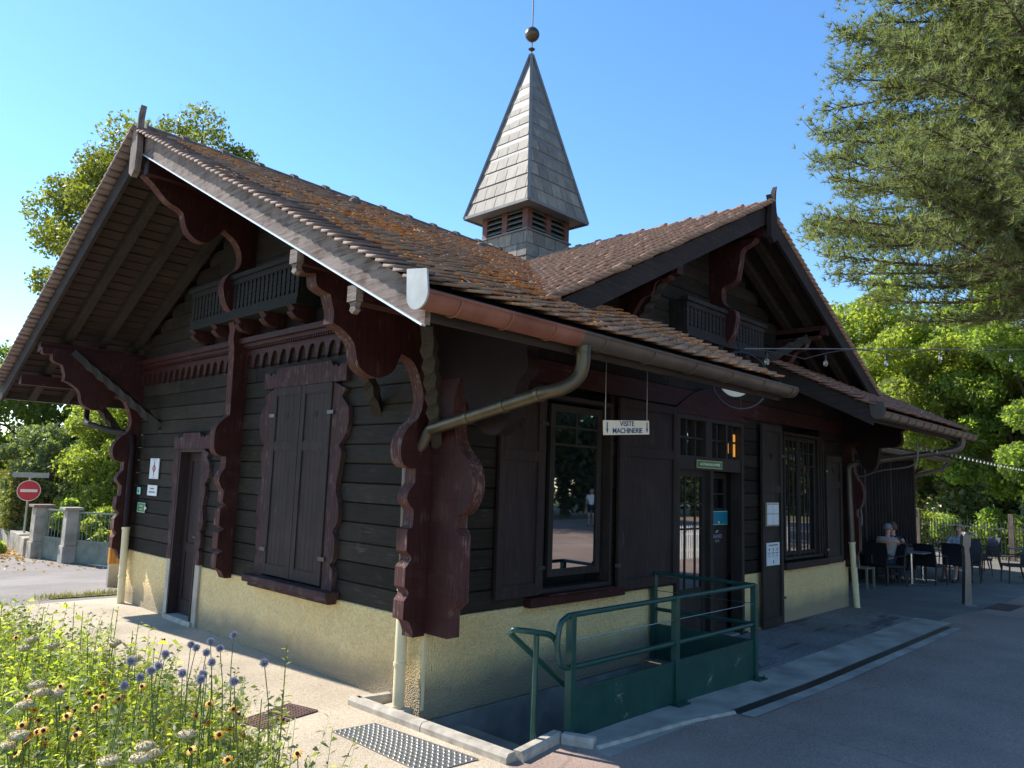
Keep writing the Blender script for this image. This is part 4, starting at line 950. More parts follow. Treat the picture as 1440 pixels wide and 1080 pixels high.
# stairwell
sw=MB();sw.box(-.22,3.1,.0,.02,-1.7,-.092);sw.box(-.24,-.22,-1.12,.36,-1.7,-.004);sw.box(-.22,3.1,-1.12,-1.10,-1.7,-.004);sw.box(3.1,3.12,-1.12,.02,-1.7,-.055)
sw.box(-.22,3.1,-1.1,0,-1.75,-1.7);sw.box(-.22,0,.0,.34,-.14,-.10);sw.box(-.22,0.0,.34,.36,-.14,-.004)
sw.build('stairwell','concrete_dark',None,kind='structure')
st=MB()
for i in range(8):st.box(.15+i*.27,.15+(i+1)*.27,-1.1,-.0-.001,-1.7,-.17-i*.17)
st.box(-.22,.15,-1.1,-.001,-1.7,-.14);st.build('stairs','concrete_dark',None,kind='structure')
mb=MB();mb.box(-.19,-.02,.05,.30,-.10,.012);mb.build('pipe_block','kerb_stone',None,kind='structure',bevel=.008)
# kerb
def kerb(pts,w=.10,h=.065):
    mb=MB();prof=[(-w/2,-.08),(-w/2,h-.025),(-w/2+.02,h),(w/2-.02,h),(w/2,h-.025),(w/2,-.08)];k=len(prof);n=len(pts);P=[Vector((x,y,0)) for x,y in pts]
    for i,p in enumerate(P):
        d=(P[min(i+1,n-1)]-P[max(i-1,0)]).normalized();s=Vector((-d.y,d.x,0));f=1.0
        if 0<i<n-1:
            d0=(P[i]-P[i-1]).normalized();f=1/max(.5,d0.dot(d))
        for a,z in prof:q=p+s*a*f;mb.v.append((q.x,q.y,gz(q.x,q.y)+z))
    for i in range(n-1):
        for j in range(k):mb.f.append((i*k+j,i*k+(j+1)%k,(i+1)*k+(j+1)%k,(i+1)*k+j))
    mb.f.append(tuple(range(k)));mb.f.append(tuple((n-1)*k+j for j in range(k-1,-1,-1)));mb.build('kerb','kerb_stone',None,kind='structure')
kerb([(-.01,.38),(-.29,.44)]);kerb([(-.295,.50),(-.27,-.38)]);kerb([(-.27,-.39),(-.245,-1.24)]);kerb([(-.19,-1.24),(.33,-1.15)]);kerb([(.33,-1.205),(.42,-1.42)]);kerb([(.40,-1.44),(.95,-1.50),(1.5,-1.56),(2.0,-1.66)],.07,.02)
# drain slot and light strip in front of the platform
dr=thing('slot_drain','long dark slot drain with a pale concrete edge along the road','drain',(5.2,-1.7,-.05))
mb=MB();
for i in range(12):
    a=2.0+i*.54;b=a+.54
    mb.add([(a,-1.72,gz(a,0)+.005),(b,-1.72,gz(b,0)+.005),(b,-1.62,gz(b,0)+.005),(a,-1.62,gz(a,0)+.005)],[(0,1,2,3)])
mb.build('grating','black_metal',dr)
mb=MB()
for i in range(12):
    a=2.0+i*.54;b=a+.54
    mb.add([(a,-1.84,gz(a,0)+.006),(b,-1.84,gz(b,0)+.006),(b,-1.722,gz(b,0)+.006),(a,-1.722,gz(a,0)+.006)],[(0,1,2,3)])
mb.build('edge_strip','concrete_strip',dr)
# tactile plate
tp=thing('tactile_plate','grey studded steel warning plate set in the beige pavement beside the kerb','tactile plate',(-.6,-.5,0))
A=[Vector((-.80,.02,.006)),Vector((-.46,-.03,.006)),Vector((-.37,-1.06,.006)),Vector((-.80,-1.02,.006))]
mb=MB();mb.add([(p.x,p.y,.004) for p in A]+[(p.x,p.y,.010) for p in A],[(3,2,1,0),(4,5,6,7),(0,1,5,4),(1,2,6,5),(2,3,7,6),(3,0,4,7)])
for i in range(9):
    for j in range(20):
        u=(i+.5)/9;v=(j+.5)/20;p=A[0].lerp(A[1],u).lerp(A[3].lerp(A[2],u),v);mb.lathe([(.013,0),(.010,.005),(.0,.006)],(p.x,p.y,.010),7)
mb.build('plate','steel',tp)
# drain grates
simple('rust_grate',(.20,.11,.09),.7,.3,20)
def grate(quad,name,label,nx,ny):
    t=thing(name,label,'drain grate',(quad[0][0],quad[0][1],0));Q=[Vector((x,y,0)) for x,y in quad]
    mb=MB();mb.add([(p.x,p.y,gz(p.x,p.y)+.004) for p in Q],[(0,1,2,3)]);mb.build('pit','core_dark',t)
    mb=MB()
    for i in range(nx+1):
        a=Q[0].lerp(Q[1],i/nx);b=Q[3].lerp(Q[2],i/nx);mb.bar((a.x,a.y,gz(a.x,a.y)+.008),(b.x,b.y,gz(b.x,b.y)+.008),.008,.006)
    for i in range(ny+1):
        a=Q[0].lerp(Q[3],i/ny);b=Q[1].lerp(Q[2],i/ny);mb.bar((a.x,a.y,gz(a.x,a.y)+.010),(b.x,b.y,gz(b.x,b.y)+.010),.008,.006)
    mb.build('bars','rust_grate',t)
grate([(-.70,.80),(-.62,.50),(-.86,.46),(-.93,.74)],'drain_grate','rusty drain grate in the beige pavement nearer the gable wall',10,9)
grate([(-.96,.72),(-.90,.44),(-1.14,.38),(-1.20,.66)],'drain_grate','rusty drain grate in the pavement next to the flower bed',10,9)
grate([(12.1,-1.35),(12.1,-1.75),(13.3,-1.75),(13.3,-1.35)],'drain_grate','dark drain grate in the road beside the steel bollard',10,4)
# ================================================================== railing
rl=thing('green_railing','dark green steel railing with a solid lower panel round the stairwell','railing',(1.9,-1.2,0))
for x,zb_ in ((.40,.0),(1.84,-.03),(3.33,-.05)):
    mb=MB();mb.box(x-.028,x+.028,-1.23,-1.17,zb_,.885);mb.build('post','rail_green',rl,bevel=.004)
for x in (1.84,3.33):
    mb=MB();mb.box(x-.09,x+.09,-1.30,-1.13,gz(x,0)+.002,gz(x,0)+.014)
    for a in(-.065,.065):mb.lathe([(.012,0),(.012,.02)],(x+a,-1.27,gz(x,0)+.014),8)
    mb.build('base_plate','rail_green',rl)
mb=MB();mb.tube([(3.33,-1.2,.875),(.42,-1.2,.875)]+cat([(.36,-1.2,.872),(.28,-1.2,.83),(.25,-1.2,.74),(.25,-1.2,.64),(.28,-1.2,.545),(.36,-1.2,.505)],4)+[(.42,-1.2,.50),(3.33,-1.2,.49)],.021,10);mb.build('rail','rail_green',rl,smooth=True)
mb=MB();mb.tube([(.42,-1.2,.69),(3.33,-1.2,.69)],.004,5);mb.build('cable','steel',rl)
mb=MB();mb.box(.43,3.30,-1.206,-1.194,-.05,.335);mb.box(.43,3.30,-1.212,-1.188,.325,.345);mb.build('panel','rail_green',rl)
mb=MB();mb.tube([(3.33,-1.2,.875),(3.25,-.03,.875)],.02,8);mb.tube([(3.33,-1.2,.49),(3.25,-.03,.49)],.02,8);mb.tube([(3.33,-1.2,.69),(3.25,-.03,.69)],.004,5);mb.build('rail','rail_green',rl,smooth=True)
mb=MB();mb.box(3.22,3.28,-.09,-.03,-.05,.885);mb.build('post','rail_green',rl)
mb=MB();mb.bar((3.33,-1.17,.14),(3.25,-.06,.14),.012,.39);mb.build('panel','rail_green',rl)
hr=thing('green_handrail','green tubular handrail with a hooked end leading down into the stairwell','handrail',(.08,-1.1,0))
mb=MB();mb.tube(cat([(.30,-1.16,.60),(.285,-1.16,.68),(.22,-1.155,.745),(.10,-1.14,.775),(-.03,-1.11,.80),(-.075,-1.06,.80),(-.055,-1.02,.765)],5)+[(.64,-1.0,.27),(2.2,-1.0,-.90)],.021,10);mb.build('rail','rail_green',hr,smooth=True)
mb=MB();mb.tube([(.085,-1.13,-.02),(.085,-1.14,.76)],.02,10);mb.build('post','rail_green',hr,smooth=True)
# ================================================================== bollard
bo=thing('steel_bollard','curved brushed steel post with a hooked head standing on the terrace edge','bollard',(12.37,-1.02,-.15))
z0=gz(12.37,-1.02)
prof=[(0,0),(.03,.4),(.05,.8),(.03,1.05),(.06,1.25),(.16,1.36),(.24,1.30)]
prof=cat(prof,4);mb=MB();W=[]
dirx=Vector((.72,-.69,0));dn=Vector((.69,.72,0))
n=len(prof)
for i,(a,z) in enumerate(prof):
    w=.07-.022*min(1,z/1.0)+(.03 if z>1.05 else 0)
    t=.05
    c=Vector((12.37,-1.02,z0))+dirx*(a*.5)+Vector((0,0,z))
    for p,q in ((-1,-1),(1,-1),(1,1),(-1,1)):mb.v.append(tuple(c+dirx*p*w+dn*q*t))
for i in range(n-1):
    for j in range(4):mb.f.append((i*4+j,i*4+(j+1)%4,(i+1)*4+(j+1)%4,(i+1)*4+j))
mb.f.append((3,2,1,0));mb.f.append(tuple((n-1)*4+j for j in range(4)));mb.build('post','bollard_steel',bo,bevel=.015)
mb=MB();mb.lathe([(.17,0),(.17,.012),(.0,.014)],(12.37,-1.02,z0),20);mb.build('base_plate','steel',bo)
# ================================================================== string lights
def bulb_mb(c,mb1,mb2):
    mb1.lathe([(.013,0),(.016,-.03),(.02,-.045),(.017,-.07)],c,8)
    mb2.lathe([(.012,-.07),(.024,-.09),(.030,-.115),(.024,-.14),(.010,-.152)],c,10)
sl=thing('string_light','string light with clear bulbs stretched from the front gable to the trees','string light',(5.5,-.3,3.7))
W0=Vector((3.85,-.85,3.43));W1=Vector((22,-3.0,5.93))
def wire(t):return W0.lerp(W1,t)
mb=MB();mb.tube([W0,W1],.006,5);mb.build('guy_wire','cable_grey',sl)
simple('dark_cable',(.03,.03,.03),.6,.1)
pts=[]
for i in range(57):
    t=i/56;p=wire(t);sag=.12*(1-abs(math.cos(math.pi*t*7)))+.0;pts.append(p-Vector((0,0,.01+sag)))
mb=MB();mb.tube(pts,.007,5);mb.build('cable','dark_cable',sl)
for k,t in enumerate((.025,.10,.195,.30,.48,.68,.86)):
    p=wire(t)-Vector((0,0,.03+.12*(1-abs(math.cos(math.pi*t*7)))));a=MB();b=MB();bulb_mb(p,a,b);s_o=a.build('bulb_socket','black_metal',sl);b.build('bulb','bulb_glass',s_o,smooth=True)
es=thing('eave_string_light','string of closely spaced pale bulbs running from the right eave towards the trees','string light',(9.6,-1.2,2.6))
E0=Vector((8.2,-1.3,2.60));E1=Vector((20.0,-1.3,2.50))
pts=[E0.lerp(E1,i/40)-Vector((0,0,.03*math.sin(math.pi*i/40))) for i in range(41)]
mb=MB();mb.tube(pts,.008,5);mb.build('cable','dark_cable',es)
simple('bulb_white',(.42,.41,.34),.3,.05,bst=0)
for i in range(2,40):
    a=MB();a.lathe([(.006,.0),(.008,-.02),(.018,-.035),(.018,-.05),(.006,-.06)],tuple(pts[i]),8);a.build('bulb','bulb_white',es,smooth=True)
# ================================================================== annex behind the terrace
an=thing('annex_building','dark glazed annex wing behind the terrace with a low roof','building',(14,3,-.2))
mb=MB();mb.box(9.3,19.0,1.75,6.3,-.25,2.9);mb.build('wall','core_dark',an)
mb=MB();
x=9.4
while x<18.9:
    mb.box(x,x+.035,1.69,1.745,.5,2.75);x+=.24
mb.box(9.3,19.0,1.68,1.745,.38,.5);mb.box(9.3,19.0,1.68,1.745,2.75,2.9)
for x in (9.3,11.2,13.1,15.0,16.9,18.85):mb.box(x,x+.15,1.66,1.744,-.2,2.75)
mb.build('window_frame','darkbeam_z',an)
for x in (9.45,11.35,13.25,15.15,17.05):
    mb=MB();mb.box(x,x+1.75,1.735,1.742,.5,2.75);mb.build('pane','glass',an)
mb=MB();mb.add([(9.3,1.0,2.85),(19.6,1.0,2.85),(19.6,6.3,3.6),(9.3,6.3,3.6),(9.3,1.0,2.93),(19.6,1.0,2.93),(19.6,6.3,3.68),(9.3,6.3,3.68)],[(0,3,2,1),(4,5,6,7),(0,1,5,4),(1,2,6,5),(2,3,7,6),(3,0,4,7)]);mb.build('roof','darkbeam_x',an)
mb=MB();mb.tube([(19.6,.95,2.75),(19.5,1.1,2.55),(19.05,1.7,2.35)],.05,8);mb.tube([(9.3,.93,2.84),(19.65,.93,2.80)],.06,8);mb.build('downpipe','gutter_brown',an)
# ================================================================== terrace furniture
def chair_proto():
    c=thing('terrace_chair','x','chair',(0,0,0),'black woven chairs on the terrace')
    mb=MB();mb.box(-.25,.25,-.26,.22,.40,.455);mb.build('seat','wicker',c,bevel=.015)
    pts=cat([(.22,.42),(.235,.6),(.27,.78),(.32,.92)],4);mb=MB();n=len(pts)
    for (y,z) in pts:
        w=.245-.02*(z-.42)
        mb.v+=[(-w,y-.02,z),(w,y-.02,z),(w,y+.025,z),(-w,y+.025,z)]
    for i in range(n-1):
        for j in range(4):mb.f.append((i*4+j,i*4+(j+1)%4,(i+1)*4+(j+1)%4,(i+1)*4+j))
    mb.f.append((3,2,1,0));mb.f.append(tuple((n-1)*4+j for j in range(4)));mb.build('backrest','wicker',c)
    for sx_,sy_ in((-1,-1),(1,-1),(-1,1),(1,1)):
        mb=MB();mb.tube([(sx_*.225,sy_*.20,.41),(sx_*.235,sy_*.215+(.03 if sy_>0 else 0),.2),(sx_*.24,sy_*.23+(.06 if sy_>0 else 0),0)],[.022,.018,.015],6);mb.build('leg','black_metal',c)
    for s in(-1,1):
        mb=MB();mb.tube(cat([(s*.25,-.22,.44),(s*.265,-.22,.62),(s*.265,-.12,.655),(s*.265,.1,.66),(s*.25,.25,.66)],3),.014,6);mb.build('armrest','black_metal',c)
    return c
cp=chair_proto()
def cz(x,y):return (x,y,gz(x,y))
CH=[(14.3,.95,-2.2,'black woven chair with its back to the camera at the left terrace table'),
 (15.5,.40,1.35,'black woven chair seen side-on at the middle terrace table'),
 (16.5,.10,1.5,'black woven chair in front of the seated person in patterned shirt'),
 (16.9,-.05,-1.4,'black woven chair the person in patterned shirt sits on'),
 (18.9,.2,-.9,'empty black woven chair just right of the steel bollard'),
 (17.7,-.85,-2.6,'large black woven chair cut by the right edge of the photo'),
 (20.5,.35,-2.3,'black woven chair in front of the iron fence post'),
 (14.55,1.2,1.57,'black woven chair under the grey haired person'),
 (15.3,1.35,1.57,'black woven chair under the person in sunglasses'),
 (17.6,1.45,-.4,'black woven chair behind the middle terrace table'),
 (20.9,1.3,2.9,'farthest black woven chair near the end of the annex'),
 (19.6,-1.6,2.4,'black woven chair partly behind the large one at the right edge')]
for i,(x,y,a,l) in enumerate(CH):
    if i==0:cp.location=cz(x,y);cp.rotation_euler=(0,0,a);cp['label']=l
    else:dup(cp,cz(x,y),a,l)
def table_proto():
    t=thing('terrace_table','x','table',(0,0,0),'square bistro tables on the terrace')
    mb=MB();mb.box(-.36,.36,-.36,.36,.72,.745);mb.build('tabletop','table_top',t,bevel=.006)
    mb=MB();mb.tube([(0,0,.03),(0,0,.72)],.032,12);mb.build('column','chrome',t,smooth=True)
    mb=MB()
    for a in(0,math.pi/2):mb.bar((-.3*math.cos(a),-.3*math.sin(a),.025),(.3*math.cos(a),.3*math.sin(a),.025),.05,.025)
    mb.build('base','chrome',t);return t
tp_=table_proto()
for i,(x,y,l) in enumerate(((14.9,.65,'square bistro table nearest the chalet corner'),(16.1,.75,'square bistro table between the seated people'),(19.6,.9,'farthest square bistro table by the annex end'),(19.3,-.9,'square bistro table at the right edge behind the large chair'))):
    if i==0:tp_.location=cz(x,y);tp_['label']=l
    else:dup(tp_,cz(x,y),.4*i,l)
gl_=MB();gl_.lathe([(.028,0),(.034,.11),(.031,.11),(.026,.01)],(16.05,.70,gz(16,.7)+.745),12);tag(gl_.build('drinking_glass','bulb_glass',None,smooth=True),'clear drinking glass on the table between the seated people','glass')
# pale wooden seat near the corner
bn=thing('pale_wooden_chair','pale wooden slatted chair in the shade just past the corner downpipe','chair',cz(13.2,1.15))
mb=MB();z=gz(13.2,1.15)
for i in range(5):mb.box(12.95+i*.1,13.03+i*.1,.95,1.4,z+.42,z+.445)
mb.build('seat','wood_pale',bn)
mb=MB()
for i in range(4):mb.box(12.95,13.43,1.40,1.425,z+.5+i*.1,z+.57+i*.1)
mb.build('backrest','wood_pale',bn)
for a,b in((12.97,.97),(13.4,.97),(12.97,1.38),(13.4,1.38)):
    mb=MB();mb.box(a-.02,a+.02,b-.02,b+.02,z,z+(.42 if b<1.2 else .9));mb.build('leg','wood_pale',bn)
# ================================================================== people
def skin_mesh(name,mat,pts,edges,radii,parent,root=0,sub=2):
    off=Vector(parent.location);me=bpy.data.meshes.new(name);me.from_pydata([tuple(Vector(p)-off) for p in pts],edges,[])
    me.materials.append(M[mat]);o=bpy.data.objects.new(name,me);COL.objects.link(o);o.parent=parent
    s=o.modifiers.new('skin','SKIN');s.use_smooth_shade=True
    sv=me.skin_vertices[0].data if me.skin_vertices else None
    if sv is None:
        bm=bmesh.new();bm.from_mesh(me);bm.verts.layers.skin.verify();bm.to_mesh(me);bm.free();sv=me.skin_vertices[0].data
    for i,r in enumerate(radii):
        sv[i].radius=(r,r) if not hasattr(r,'__len__') else r
        sv[i].use_root=(i==root)
    u=o.modifiers.new('sub','SUBSURF');u.levels=sub;u.render_levels=sub
    return o
def person(loc,yaw,label,shirt,pants,hair,seated=True,arms=None,shorts=False,long_hair=False,glasses=False):
    p=thing('person',label,'person',loc)
    x0,y0,z0=loc
    def T(a):  # local : +y is facing, x to the right
        c,s=math.cos(yaw),math.sin(yaw);return (x0+a[0]*c-a[1]*s,y0+a[0]*s+a[1]*c,z0+a[2])
    if seated:
        J=dict(pel=(0,0,.52),sp=(0,-.04,.70),ch=(0,-.09,.90),nk=(0,-.08,1.06),nk2=(0,-.07,1.11))
        for s,k in((-1,'l'),(1,'r')):
            J['hip'+k]=(s*.09,.02,.50);J['kn'+k]=(s*.12,.44,.50);J['an'+k]=(s*.11,.50,.10);J['to'+k]=(s*.12,.66,.04)
            J['sh'+k]=(s*.19,-.09,1.0)
    else:
        J=dict(pel=(0,0,.95),sp=(0,0,1.13),ch=(0,-.01,1.33),nk=(0,-.01,1.49),nk2=(0,.0,1.54))
        for s,k in((-1,'l'),(1,'r')):
            J['hip'+k]=(s*.09,0,.92);J['kn'+k]=(s*.11,.02,.50);J['an'+k]=(s*.12,-.01,.09);J['to'+k]=(s*.14,.14,.03)
            J['sh'+k]=(s*.19,-.01,1.43)
    A=arms or {}
    for s,k in((-1,'l'),(1,'r')):
        sh=J['sh'+k];el,wr=A.get(k,((s*.24,sh[1]+.02,sh[2]-.28),(s*.2,sh[1]+.24,sh[2]-.32)) if seated else ((s*.24,-.03,sh[2]-.29),(s*.25,.03,sh[2]-.55)))
        J['el'+k]=el;J['wr'+k]=wr
    names=['pel','sp','ch','nk','nk2']+[a+k for k in 'lr' for a in('hip','kn','an','to','sh','el','wr')]
    rad=dict(pel=.12,sp=.115,ch=.125,nk=.055,nk2=.052,hip=.085,kn=.055,an=.036,to=.03,sh=.058,el=.04,wr=.026)
    idx={n:i for i,n in enumerate(names)};pts=[T(J[n]) for n in names]
    ed=[('pel','sp'),('sp','ch'),('ch','nk'),('nk','nk2')]
    for k in'lr':ed+=[('pel','hip'+k),('hip'+k,'kn'+k),('kn'+k,'an'+k),('an'+k,'to'+k),('ch','sh'+k),('sh'+k,'el'+k),('el'+k,'wr'+k)]
    # hands : palm and five fingers
    edges=[(idx[a],idx[b]) for a,b in ed];R=[rad[n if n in rad else n[:-1]] for n in names]
    for s,k in((-1,'l'),(1,'r')):
        e=Vector(J['el'+k]);w=Vector(J['wr'+k]);d=(w-e).normalized();side=d.cross(Vector((0,0,1)))
        if side.length<.2:side=Vector((0,1,0))
        side.normalize();dn_=Vector((0,0,-1))
        palm=w+d*.05;i0=len(pts);pts.append(T(palm));R.append((.034,.02));edges.append((idx['wr'+k],i0))
        for f,(o,l) in enumerate(((-.027,.075),(-.009,.085),(.009,.08),(.027,.062))):
            a=palm+d*.035+side*o;b=a+d*l*.55+dn_*.006;c=b+d*l*.4+dn_*.02
            n=len(pts);pts+= [T(a),T(b),T(c)];R+=[.0095,.0085,.007];edges+=[(i0,n),(n,n+1),(n+1,n+2)]
        a=w+d*.03+side*(-.03)*s;b=a+d*.035+side*(-.025)*s;n=len(pts);pts+=[T(a),T(b)];R+=[.011,.008];edges+=[(i0,n),(n,n+1)]
    # head on the same surface
    hz=J['nk2'][2];hy=J['nk2'][1];n=len(pts)
    pts+=[T((0,hy+.015,hz+.07)),T((0,hy+.02,hz+.14)),T((0,hy+.01,hz+.20))];R+=[(.066,.07),(.082,.09),(.066,.07)];edges+=[(idx['nk2'],n),(n,n+1),(n+1,n+2)]
    skin_mesh('body','skin',pts,edges,R,p,sub=1)
    # face : nose, ears, eyes, mouth
    mb=MB();c=(0,hy+.115,hz+.115);mb.add([T((-.013,hy+.10,hz+.10)),T((.013,hy+.10,hz+.10)),T((0,hy+.135,hz+.105)),T((0,hy+.10,hz+.15))],[(0,1,2),(1,3,2),(3,0,2),(0,3,1)])
    for s in(-1,1):
        q=T((s*.088,hy+.01,hz+.125));mb.lathe([(.004,-.03),(.014,-.015),(.016,.01),(.008,.03)],q,8)
    mb.build('face_relief','skin',p,smooth=True)
    mb=MB()
    for s in(-1,1):q=T((s*.033,hy+.102,hz+.145));mb.lathe([(.004,-.006),(.012,0),(.004,.006)],q,8)
    q0=T((-.025,hy+.104,hz+.068));q1=T((.025,hy+.104,hz+.068));mb.tube([q0,q1],.005,5)
    if glasses:
        for s in(-1,1):q=T((s*.035,hy+.112,hz+.145));mb.lathe([(.012,-.02),(.03,-.008),(.03,.008),(.012,.02)],q,10)
    mb.build('eyes','ink_dark',p)
    # hair : cap following the skull
    mb=MB();V_=[];n1,n2=9,16
    for i in range(n1):
        th=math.pi*.5*i/(n1-1)*(1.25 if not long_hair else 1.45)
        for j in range(n2):
            ph=2*math.pi*j/n2;fr=math.sin(ph)
            drop=1 if fr<.2 else .62
            t=th*drop;r=.093+random.uniform(-.002,.006)
            V_.append(T((r*math.sin(t)*math.cos(ph),hy+.012+r*1.12*math.sin(t)*math.sin(ph),hz+.15+r*1.08*math.cos(t))))
    F_=[(i*n2+j,i*n2+(j+1)%n2,(i+1)*n2+(j+1)%n2,(i+1)*n2+j) for i in range(n1-1) for j in range(n2)]
    mb.add(V_,F_);h=mb.build('hair',hair,p,smooth=True);so=h.modifiers.new('s','SOLIDIFY');so.thickness=.012
    # clothes as thicker skins
    def cl(name,mat,nn,ee,rr):
        return skin_mesh(name,mat,[T(q) for q in nn],ee,rr,p,sub=2)
    nk=Vector(J['nk']);
    n_=[J['pel'],J['sp'],J['ch'],tuple(nk-Vector((0,0,.025)))];e_=[(0,1),(1,2),(2,3)];r_=[.14,.135,.145,.078]
    for k in'lr':
        sh=Vector(J['sh'+k]);el=Vector(J['el'+k]);m=sh.lerp(el,.6);i=len(n_);n_+=[tuple(sh),tuple(m)];r_+=[.075,.06];e_+=[(2,i),(i,i+1)]
    cl('shirt',shirt,n_,e_,r_)
    n_=[J['pel']];e_=[];r_=[.15]
    for k in'lr':
        hp=Vector(J['hip'+k]);kn=Vector(J['kn'+k]);an_=Vector(J['an'+k]);i=len(n_)
        if shorts:n_+=[tuple(hp),tuple(hp.lerp(kn,.75))];r_+=[.102,.085];e_+=[(0,i),(i,i+1)]
        else:n_+=[tuple(hp),tuple(kn),tuple(kn.lerp(an_,.92))];r_+=[.10,.072,.055];e_+=[(0,i),(i,i+1),(i+1,i+2)]
    cl('shorts' if shorts else 'trousers',pants,n_,e_,r_)
    for k in'lr':
        an_=Vector(J['an'+k]);to=Vector(J['to'+k]);cl('shoe','shoe',[tuple(an_-Vector((0,.03,.04))),tuple(to),tuple(to+(to-an_).normalized()*.05)],[(0,1),(1,2)],[.045,.042,.03])
    return p
simple('cloth_pattern',(.1,.13,.3),.9,.9,22,0,c2=(.6,.62,.68))
person(cz(14.55,1.0),-math.pi/2-.0,'grey haired person in a sand coloured T-shirt seated at the terrace table','cloth_sand','cloth_jeans','hair_grey',arms={'r':((.22,.18,.78),(.1,.38,.76)),'l':((-.24,.1,.76),(-.15,.34,.76))})
person(cz(15.3,1.15),-math.pi/2+.35,'person in sunglasses and dark top with one arm stretched along the terrace table','cloth_navy','cloth_jeans','hair_brown',arms={'l':((-.26,.18,.82),(-.24,.46,.80)),'r':((.25,.1,.78),(.15,.36,.76))},long_hair=True,glasses=True)
person(cz(16.9,.15),math.pi/2-.15,'person in a blue and white patterned shirt and shorts seated facing the others','cloth_pattern','cloth_navy','hair_blond',arms={'l':((-.24,.16,.80),(-.15,.40,.80)),'r':((.24,.16,.80),(.16,.42,.82))},shorts=True)
person((24.6,-17.2,gz(24.6,-17)),1.1,'standing person in white T-shirt and dark shorts mirrored in the open casement window','cloth_white','cloth_navy','hair_brown',seated=False,shorts=True)
# ================================================================== fences, gate, signs on the left
fe=thing('iron_fence','dark iron railing fence of pointed bars behind the terrace','fence',(24,0,-.2))
F0=Vector((27.5,5.5,-.2));F1=Vector((23.6,-2.5,-.2))
mb=MB();n=74
for i in range(n+1):
    p=F0.lerp(F1,i/n);mb.tube([p,p+Vector((0,0,1.18)),p+Vector((0,0,1.25))],[.016,.016,.003],5)
mb.build('bars','iron_post',fe)
mb=MB();mb.bar(F0+Vector((0,0,.15)),F1+Vector((0,0,.15)),.03,.03);mb.bar(F0+Vector((0,0,1.0)),F1+Vector((0,0,1.0)),.03,.03);mb.build('cross_rail','iron_post',fe)
for t in(.22,.62,.97):
    p=F0.lerp(F1,t);mb=MB();mb.box(p.x-.07,p.x+.07,p.y-.07,p.y+.07,-.2,1.3);mb.build('post','bark',fe)
def pillar(x,y,h,label,capc,s=.19):
    z=gz(x,y);t=thing('gate_pillar',label,'gate pillar',(x,y,z))
    mb=MB();mb.box(x-s,x+s,y-s,y+s,z,z+.42);mb.box(x-s+.03,x+s-.03,y-s+.03,y+s-.03,z+.42,z+h-.07);o=mb.build('shaft','stone_wall' if capc else 'concrete_strip',t,bevel=.012)
    mb=MB();mb.box(x-s-.04,x+s+.04,y-s-.04,y+s+.04,z+h-.07,z+h);mb.build('cap','ridge_brown' if capc else 'concrete_strip',t,bevel=.012)
pillar(1.80,17.7,1.36,'weathered stone gate pillar with a rusty brown cap beside the no-entry sign',True,.21);pillar(2.1,16.3,1.36,'pale grey concrete gate pillar with a flat cap',False,.17)
def gate(x0,y0,x1,y1,label,h=1.25):
    z=gz((x0+x1)/2,(y0+y1)/2);t=thing('metal_gate',label,'gate',((x0+x1)/2,(y0+y1)/2,z));a=Vector((x0,y0,z));b=Vector((x1,y1,z));u=Vector((0,0,1))
    mb=MB();mb.bar(a+u*.28,b+u*.28,.02,.5);mb.build('panel','gate_paint',t)
    mb=MB();mb.bar(a+u*h,b+u*h,.05,.04);mb.bar(a+u*.55,b+u*.55,.05,.05);mb.bar(a+u*.04,b+u*.04,.05,.05)
    for k in(0,1):
        p=a.lerp(b,k);mb.bar(p+u*.02,p+u*(h+.02),.05,.05)
    mb.build('frame','gate_paint',t)
    mb=MB();n=max(3,int((b-a).length/.14))
    for i in range(1,n):p=a.lerp(b,i/n);mb.tube([p+u*.55,p+u*h],.009,5)
    mb.build('bars','gate_paint',t)
gate(1.86,17.45,2.06,16.55,'narrow grey green gate leaf between the two pillars');gate(2.25,16.15,2.75,14.95,'wide grey green metal gate with a rusted solid base right of the pillars')
gp=MB();z=gz(2.8,14.8);gp.tube([(2.80,14.82,z),(2.80,14.82,z+1.42)],.06,10);gp.lathe([(.07,0),(.07,.03),(.02,.06)],(2.80,14.82,z+1.42),10);tag(gp.build('gate_post','gate_paint',None),'grey green round gate post beside the orange information post','post')
# no-entry sign
z=gz(1.87,19.4);ns=thing('no_entry_sign','round red no-entry sign on a pole with a blank direction plate above','road sign',(1.87,19.4,z))
mb=MB();mb.tube([(1.87,19.4,z),(1.87,19.4,z+2.17)],.028,10);mb.build('pole','pole_grey',ns,smooth=True)
fdir=Vector((-4.05-1.87,-4.8-19.4,0)).normalized();sd=Vector((0,0,1)).cross(fdir)
def disc(r,off,th,name,mat,zc2):
    mb=MB();n=32;c=Vector((1.87,19.4,z+zc2))+fdir*off;P=[c+sd*r*math.cos(2*math.pi*i/n)+Vector((0,0,1))*r*math.sin(2*math.pi*i/n) for i in range(n)]
    mb.v=[tuple(p) for p in P]+[tuple(p+fdir*th) for p in P];mb.f=[tuple(range(n)),tuple(range(2*n-1,n-1,-1))]+[(i,n+i,n+(i+1)%n,(i+1)%n) for i in range(n)];return mb.build(name,mat,ns)
disc(.285,.035,.012,'rim','sign_white',1.66);disc(.268,.048,.004,'disc','sign_red',1.66)
mb=MB();c=Vector((1.87,19.4,z+1.66))+fdir*.055;mb.bar(c-sd*.20,c+sd*.20,.004,.078);mb.build('bar','sign_white',ns)
